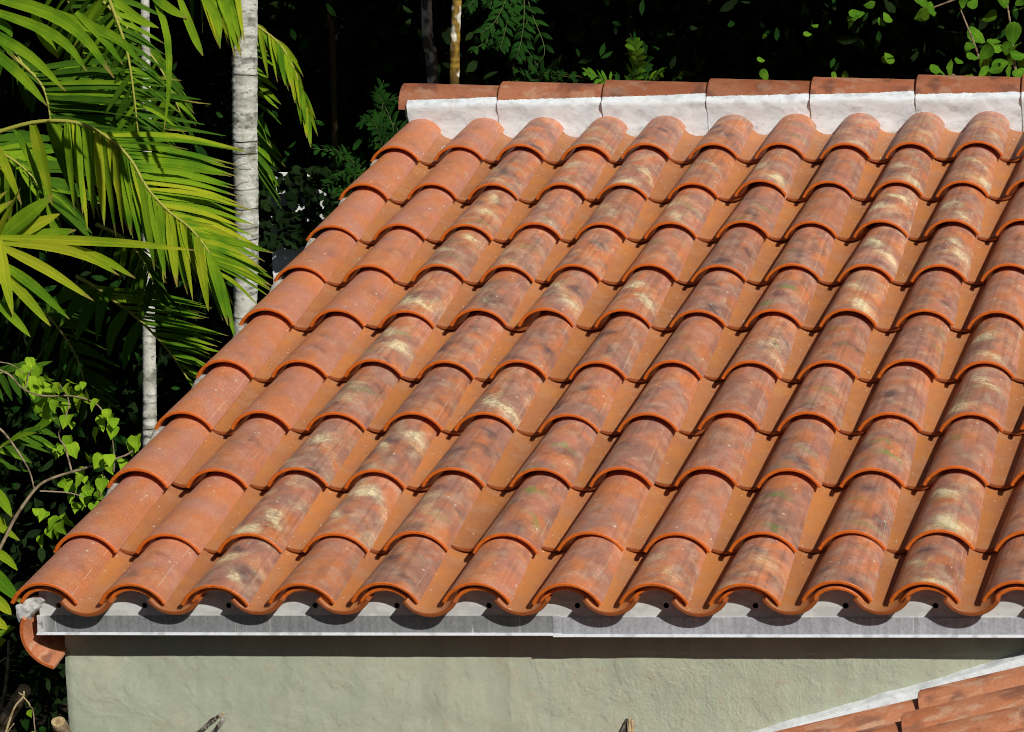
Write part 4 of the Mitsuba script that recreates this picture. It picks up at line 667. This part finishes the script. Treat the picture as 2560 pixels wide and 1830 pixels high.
for k, (x, y, z, s) in enumerate([(-1.151, 5.630, 3.492, 0.0370), (-1.085, 5.608, 3.418, 0.0294), (-1.103, 5.643, 3.568, 0.0449), (-1.113, 5.696, 3.705, 0.0540), (-1.168, 5.690, 3.661, 0.0416), (-1.091, 5.688, 3.669, 0.0310), (-1.275, 5.630, 3.496, 0.0309), (-1.307, 5.602, 3.475, 0.0291), (-1.047, 5.637, 3.473, 0.0328), (-1.081, 5.667, 3.469, 0.0422), (-1.187, 5.652, 3.408, 0.0299), (-1.331, 5.673, 3.534, 0.0451), (-1.104, 5.637, 3.635, 0.0348), (-1.213, 5.615, 3.647, 0.0332), (-1.113, 5.634, 3.601, 0.0543), (-1.048, 5.616, 3.661, 0.0409), (-1.127, 5.624, 3.464, 0.0453), (-1.306, 5.606, 3.716, 0.0307), (-1.096, 5.649, 3.609, 0.0399), (-1.263, 5.618, 3.721, 0.0512), (-1.110, 5.638, 3.500, 0.0415), (-1.225, 5.659, 3.542, 0.0436), (-1.053, 5.605, 3.420, 0.0379), (-1.341, 5.680, 3.607, 0.0465), (-1.170, 5.681, 3.701, 0.0445), (-1.239, 5.604, 3.477, 0.0327), (-1.078, 5.613, 3.719, 0.0412), (-1.107, 5.604, 3.541, 0.0350), (-1.110, 5.619, 3.619, 0.0275), (-1.254, 5.605, 3.429, 0.0428), (-1.054, 5.628, 3.501, 0.0453), (-1.300, 5.626, 3.570, 0.0518), (-1.072, 5.638, 3.480, 0.0494), (-1.035, 5.653, 3.608, 0.0319), (-1.300, 5.606, 3.499, 0.0442), (-1.321, 5.675, 3.510, 0.0538), (-1.114, 5.612, 3.474, 0.0364), (-1.332, 5.673, 3.654, 0.0536), (-1.026, 5.640, 3.709, 0.0514), (-1.196, 5.686, 3.614, 0.0317), (-1.178, 5.653, 3.684, 0.0345), (-1.079, 5.618, 3.613, 0.0447), (-1.273, 5.700, 3.708, 0.0328), (-1.075, 5.604, 3.710, 0.0539), (-1.201, 5.690, 3.421, 0.0480), (-1.324, 5.607, 3.524, 0.0279), (-1.084, 5.675, 3.628, 0.0421), (-1.115, 5.697, 3.516, 0.0407), (-1.083, 5.659, 3.458, 0.0415), (-1.202, 5.620, 3.521, 0.0396), (-1.329, 5.688, 3.463, 0.0509), (-1.110, 5.606, 3.535, 0.0516), (-1.186, 5.612, 3.508, 0.0480), (-1.313, 5.671, 3.413, 0.0424), (-1.122, 5.609, 3.659, 0.0351), (-1.313, 5.633, 3.727, 0.0550), (-1.105, 5.620, 3.593, 0.0308), (-1.227, 5.683, 3.513, 0.0405), (-1.092, 5.685, 3.459, 0.0368), (-1.321, 5.616, 3.581, 0.0408), (-1.278, 5.642, 3.734, 0.0394), (-1.169, 5.650, 3.691, 0.0358), (-1.324, 5.667, 3.597, 0.0361), (-1.109, 5.601, 3.475, 0.0334), (-1.257, 5.649, 3.537, 0.0433), (-1.308, 5.616, 3.642, 0.0481), (-1.139, 5.688, 3.628, 0.0313), (-1.344, 5.667, 3.609, 0.0539), (-1.182, 5.660, 3.687, 0.0280), (-1.072, 5.610, 3.628, 0.0315), (-1.079, 5.618, 3.434, 0.0549), (-1.057, 5.605, 3.626, 0.0316), (-1.250, 5.604, 3.446, 0.0530), (-1.207, 5.651, 3.488, 0.0537), (-1.329, 5.683, 3.565, 0.0517), (-1.237, 5.697, 3.403, 0.0366), (-1.329, 5.694, 3.452, 0.0458), (-1.041, 5.652, 3.573, 0.0295), (-1.222, 5.610, 3.430, 0.0313), (-1.339, 5.660, 3.569, 0.0424), (-1.075, 5.664, 3.505, 0.0441), (-1.166, 5.610, 3.711, 0.0452), (-1.141, 5.614, 3.654, 0.0457), (-1.105, 5.627, 3.690, 0.0316), (-1.141, 5.627, 3.636, 0.0452), (-1.158, 5.672, 3.418, 0.0534), (-1.148, 5.633, 3.732, 0.0479), (-1.227, 5.612, 3.518, 0.0453), (-1.217, 5.607, 3.423, 0.0375), (-1.100, 5.646, 3.602, 0.0367), (-1.325, 5.688, 3.625, 0.0490), (-1.260, 5.679, 3.509, 0.0497), (-1.339, 5.696, 3.676, 0.0355), (-1.113, 5.687, 3.520, 0.0298), (-1.048, 5.624, 3.443, 0.0470), (-1.347, 5.641, 3.448, 0.0482), (-1.099, 5.688, 3.720, 0.0305), (-1.144, 5.676, 3.667, 0.0542), (-1.149, 5.659, 3.425, 0.0397), (-1.260, 5.664, 3.491, 0.0296), (-1.122, 5.610, 3.622, 0.0290), (-1.131, 5.675, 3.543, 0.0534), (-1.194, 5.665, 3.460, 0.0418), (-1.189, 5.635, 3.405, 0.0393), (-1.183, 5.606, 3.524, 0.0454), (-1.330, 5.644, 3.609, 0.0433), (-1.151, 5.602, 3.536, 0.0365), (-1.121, 5.683, 3.591, 0.0426), (-1.184, 5.698, 3.504, 0.0278), (-1.292, 5.621, 3.707, 0.0281), (-1.027, 5.647, 3.681, 0.0517), (-1.189, 5.642, 3.652, 0.0360), (-1.078, 5.656, 3.409, 0.0301), (-1.052, 5.638, 3.612, 0.0345), (-1.048, 5.630, 3.504, 0.0376), (-1.050, 5.685, 3.714, 0.0509), (-1.296, 5.688, 3.405, 0.0478), (-1.320, 5.676, 3.583, 0.0430), (-1.328, 5.641, 3.481, 0.0338), (-1.225, 5.636, 3.700, 0.0280), (-1.020, 5.634, 3.687, 0.0357), (-1.188, 5.619, 3.623, 0.0549), (-1.223, 5.633, 3.408, 0.0298), (-1.085, 5.674, 3.677, 0.0518), (-1.076, 5.649, 3.448, 0.0431), (-1.100, 5.693, 3.677, 0.0514), (-1.281, 5.673, 3.523, 0.0456), (-1.307, 5.622, 3.716, 0.0305), (-1.198, 5.658, 3.487, 0.0526), (-1.062, 5.698, 3.504, 0.0534), (-1.320, 5.649, 3.534, 0.0485), (-1.338, 5.661, 3.514, 0.0380), (-1.294, 5.605, 3.510, 0.0369), (-1.326, 5.625, 3.634, 0.0447), (-1.129, 5.641, 3.498, 0.0483), (-1.146, 5.678, 3.553, 0.0544), (-1.205, 5.662, 3.412, 0.0383), (-1.191, 5.632, 3.517, 0.0530), (-1.237, 5.686, 3.523, 0.0506), (-1.144, 5.676, 3.493, 0.0438), (-1.204, 5.616, 3.438, 0.0311), (-1.244, 5.653, 3.655, 0.0520), (-1.179, 5.688, 3.658, 0.0310), (-1.094, 5.618, 3.546, 0.0367), (-1.112, 5.661, 3.669, 0.0422), (-1.174, 5.654, 3.672, 0.0466), (-1.225, 5.646, 3.427, 0.0330), (-1.191, 5.631, 3.604, 0.0520), (-1.325, 5.629, 3.691, 0.0481), (-1.084, 5.679, 3.657, 0.0378), (-1.129, 5.643, 3.462, 0.0329), (-1.209, 5.639, 3.520, 0.0540), (-1.062, 5.679, 3.471, 0.0362), (-1.084, 5.602, 3.718, 0.0293), (-1.233, 5.603, 3.496, 0.0381), (-1.164, 5.656, 3.451, 0.0344), (-1.329, 5.681, 3.563, 0.0508), (-1.130, 5.605, 3.676, 0.0348), (-1.165, 5.631, 3.684, 0.0492), (-1.174, 5.626, 3.480, 0.0432), (-1.072, 5.693, 3.723, 0.0439), (-1.027, 5.649, 3.637, 0.0463), (-1.171, 5.686, 3.523, 0.0321), (-1.131, 5.691, 3.581, 0.0538), (-1.217, 5.694, 3.611, 0.0490), (-1.066, 5.648, 3.417, 0.0374), (-1.317, 5.622, 3.591, 0.0476), (-1.165, 5.669, 3.420, 0.0345), (-1.228, 5.654, 3.567, 0.0536), (-1.156, 5.646, 3.704, 0.0522), (-1.058, 5.654, 3.545, 0.0366), (-1.037, 5.614, 3.484, 0.0322), (-1.137, 5.660, 3.408, 0.0507), (-1.266, 5.688, 3.650, 0.0401), (-1.099, 5.678, 3.516, 0.0438), (-1.134, 5.643, 3.420, 0.0478), (-1.028, 5.625, 3.719, 0.0372), (-1.153, 5.619, 3.584, 0.0359), (-1.320, 5.660, 3.675, 0.0291), (-1.039, 5.609, 3.483, 0.0491), (-1.298, 5.621, 3.565, 0.0323), (-1.169, 5.608, 3.443, 0.0332), (-1.194, 5.636, 3.417, 0.0516), (-1.269, 5.603, 3.563, 0.0420), (-1.012, 5.610, 3.710, 0.0431), (-1.066, 5.696, 3.543, 0.0364), (-1.036, 5.677, 3.659, 0.0368), (-1.069, 5.631, 3.721, 0.0528), (-1.097, 5.638, 3.572, 0.0535), (-1.128, 5.613, 3.432, 0.0485), (-1.099, 5.652, 3.664, 0.0433), (-1.323, 5.613, 3.424, 0.0317), (-1.132, 5.679, 3.564, 0.0454), (-1.331, 5.698, 3.580, 0.0362), (-1.280, 5.608, 3.443, 0.0388), (-1.025, 5.613, 3.449, 0.0298), (-1.206, 5.681, 3.503, 0.0332), (-1.128, 5.642, 3.554, 0.0488), (-1.262, 5.678, 3.531, 0.0371), (-1.338, 5.679, 3.732, 0.0502), (-1.105, 5.626, 3.726, 0.0535), (-1.183, 5.697, 3.586, 0.0346), (-1.133, 5.685, 3.458, 0.0529), (-1.095, 5.631, 3.711, 0.0330), (-1.160, 5.697, 3.547, 0.0342), (-1.289, 5.620, 3.726, 0.0522), (-1.152, 5.665, 3.649, 0.0367), (-1.346, 5.658, 3.500, 0.0299), (-1.189, 5.673, 3.683, 0.0443), (-1.237, 5.625, 3.481, 0.0455), (-1.258, 5.657, 3.523, 0.0443), (-1.098, 5.698, 3.458, 0.0339), (-1.026, 5.615, 3.513, 0.0275), (-1.083, 5.692, 3.449, 0.0517), (-1.085, 5.675, 3.403, 0.0318), (-1.254, 5.628, 3.429, 0.0402), (-1.311, 5.690, 3.425, 0.0541), (-1.287, 5.688, 3.620, 0.0309), (-1.202, 5.683, 3.712, 0.0508), (-1.051, 5.642, 3.462, 0.0379), (-1.135, 5.647, 3.592, 0.0401), (-1.028, 5.633, 3.646, 0.0295), (-1.051, 5.644, 3.559, 0.0520), (-1.041, 5.613, 3.665, 0.0515), (-1.051, 5.673, 3.549, 0.0281), (-1.172, 5.613, 3.709, 0.0290), (-1.175, 5.643, 3.542, 0.0473), (-1.305, 5.618, 3.660, 0.0416), (-1.104, 5.690, 3.670, 0.0372), (-1.335, 5.629, 3.594, 0.0423), (-1.203, 5.615, 3.705, 0.0540), (-1.188, 5.695, 3.423, 0.0443), (-1.049, 5.630, 3.594, 0.0497), (-1.237, 5.690, 3.411, 0.0477), (-1.052, 5.626, 3.650, 0.0369), (-1.137, 5.610, 3.727, 0.0344), (-1.298, 5.610, 3.654, 0.0357), (-1.219, 5.680, 3.550, 0.0357), (-1.214, 5.602, 3.449, 0.0417), (-1.314, 5.689, 3.727, 0.0461), (-1.218, 5.696, 3.460, 0.0438), (-1.209, 5.695, 3.729, 0.0491), (-1.303, 5.625, 3.588, 0.0537), (-1.238, 5.630, 3.688, 0.0311), (-1.319, 5.643, 3.681, 0.0346), (-1.126, 5.615, 3.440, 0.0285), (-1.119, 5.687, 3.509, 0.0309), (-1.111, 5.619, 3.641, 0.0379), (-1.092, 5.684, 3.457, 0.0344), (-1.086, 5.692, 3.693, 0.0541), (-1.224, 5.696, 3.531, 0.0476), (-1.085, 5.606, 3.489, 0.0489), (-1.108, 5.604, 3.623, 0.0371), (-1.237, 5.694, 3.499, 0.0281), (-1.139, 5.602, 3.468, 0.0401), (-1.089, 5.638, 3.506, 0.0369), (-1.346, 5.682, 3.566, 0.0506), (-1.112, 5.625, 3.570, 0.0352), (-1.201, 5.633, 3.475, 0.0511), (-1.190, 5.700, 3.468, 0.0306), (-1.115, 5.659, 3.730, 0.0528), (-1.203, 5.613, 3.508, 0.0483), (-1.115, 5.692, 3.534, 0.0428), (-1.160, 5.682, 3.724, 0.0371), (-1.115, 5.616, 3.572, 0.0406), (-1.041, 5.611, 3.518, 0.0422), (-1.037, 5.600, 3.726, 0.0498), (-1.156, 5.632, 3.485, 0.0431), (-1.295, 5.655, 3.695, 0.0511), (-1.151, 5.600, 3.731, 0.0483), (-1.042, 5.614, 3.575, 0.0324), (-1.332, 5.646, 3.420, 0.0401), (-1.334, 5.681, 3.640, 0.0511), (-1.195, 5.632, 3.641, 0.0351), (-1.301, 5.652, 3.571, 0.0504), (-1.235, 5.618, 3.508, 0.0402), (-1.273, 5.636, 3.567, 0.0520), (-1.272, 5.698, 3.486, 0.0378), (-1.178, 5.680, 3.723, 0.0379), (-1.148, 5.650, 3.664, 0.0549), (-1.036, 5.617, 3.545, 0.0353), (-1.191, 5.689, 3.463, 0.0520), (-1.101, 5.657, 3.580, 0.0346), (-1.333, 5.666, 3.702, 0.0395), (-1.267, 5.602, 3.417, 0.0534), (-1.083, 5.687, 3.729, 0.0473), (-1.293, 5.694, 3.502, 0.0295), (-1.258, 5.687, 3.688, 0.0312), (-1.319, 5.684, 3.700, 0.0332), (-1.031, 5.646, 3.719, 0.0311)]):
    r = np.random.default_rng(1800 + k); ax = unit(r.normal(0, 1, 3)); m, uv = flat_leaf(np.array([x, y, z]) - ax * s * .5, ax, unit(np.cross(ax, [.2 + r.normal(0, .3), -1, r.normal(0, .3)])), s * 1.2, OVAL, .15, k, .1)
    put(dsh + '__leaf', m, 'leaf_deep', smooth=True, uv=uv)
def leaf_cloud(n, lo, hi, size, seed, density=None, aspect=.42, up=.5):
    """many small small pointed-oval leaves in a box"""
    r = np.random.default_rng(seed); P = r.uniform(lo, hi, (n, 3))
    if density is not None: P = P[density(P) > r.random(n)]
    n = len(P); a = r.normal(0, 1, (n, 3)); a[:, 2] -= up; a /= np.linalg.norm(a, axis=1, keepdims=True); b = np.cross(a, r.normal(0, 1, (n, 3))); b /= np.linalg.norm(b, axis=1, keepdims=True); c = np.cross(a, b)
    s = size * r.uniform(.6, 1.3, (n, 1)); w = s * aspect
    up_ = c * w * .12
    V = np.stack([P - a * s * .5, P - a * s * .18 + b * w * .42 + up_, P + a * s * .16 + b * w * .46 + up_, P + a * s * .5, P + a * s * .16 - b * w * .46 + up_, P - a * s * .18 - b * w * .42 + up_], 1).reshape(-1, 3)
    i = np.arange(n)[:, None] * 6; F = np.vstack([i + [0, 1, 5], i + [1, 2, 5], i + [2, 4, 5], i + [2, 3, 4]])
    return trimesh.Trimesh(V, F, process=False)
def lumps(P, f=.7, lo=.42, hi=.62): return np.clip((meshkit.fbm(P * f, 3, 12) - lo) / (hi - lo), 0, 1)
def tagstuff(k, label, cat): labels[k] = {'label': label, 'category': cat, 'kind': 'stuff'}
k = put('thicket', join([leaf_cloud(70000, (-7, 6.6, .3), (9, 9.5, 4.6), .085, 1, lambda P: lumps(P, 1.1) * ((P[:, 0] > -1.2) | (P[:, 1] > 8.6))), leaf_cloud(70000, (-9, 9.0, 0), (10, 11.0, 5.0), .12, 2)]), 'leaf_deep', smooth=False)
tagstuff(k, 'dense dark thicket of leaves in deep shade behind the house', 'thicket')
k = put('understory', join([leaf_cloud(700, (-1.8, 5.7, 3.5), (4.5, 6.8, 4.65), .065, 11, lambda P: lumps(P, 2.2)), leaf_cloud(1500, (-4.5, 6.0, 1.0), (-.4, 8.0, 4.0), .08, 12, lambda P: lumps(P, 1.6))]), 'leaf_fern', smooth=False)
tagstuff(k, 'dim scattered understory leaves between the ridge and the thicket', 'foliage')
gx, gz = np.meshgrid(np.linspace(-16, 16, 60), np.linspace(-.5, 6.5, 24), indexing='ij')
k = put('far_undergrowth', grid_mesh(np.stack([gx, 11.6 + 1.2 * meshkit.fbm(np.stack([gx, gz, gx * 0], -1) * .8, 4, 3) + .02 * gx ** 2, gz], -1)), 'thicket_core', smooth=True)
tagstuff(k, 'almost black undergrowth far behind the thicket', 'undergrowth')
tree = thing('shade_tree', 'broad dense tree whose crown hangs over the ground behind the house and keeps it dark', 'tree')
put(tree + '__trunk', tube(curve([(2.5, 10.6, -.2), (2.4, 10.5, 3), (2.2, 10.2, 6), (2.0, 10.0, 8)], 20), np.linspace(.32, .12, 20), 14, wob=.1), 'bark_grey', smooth=True)
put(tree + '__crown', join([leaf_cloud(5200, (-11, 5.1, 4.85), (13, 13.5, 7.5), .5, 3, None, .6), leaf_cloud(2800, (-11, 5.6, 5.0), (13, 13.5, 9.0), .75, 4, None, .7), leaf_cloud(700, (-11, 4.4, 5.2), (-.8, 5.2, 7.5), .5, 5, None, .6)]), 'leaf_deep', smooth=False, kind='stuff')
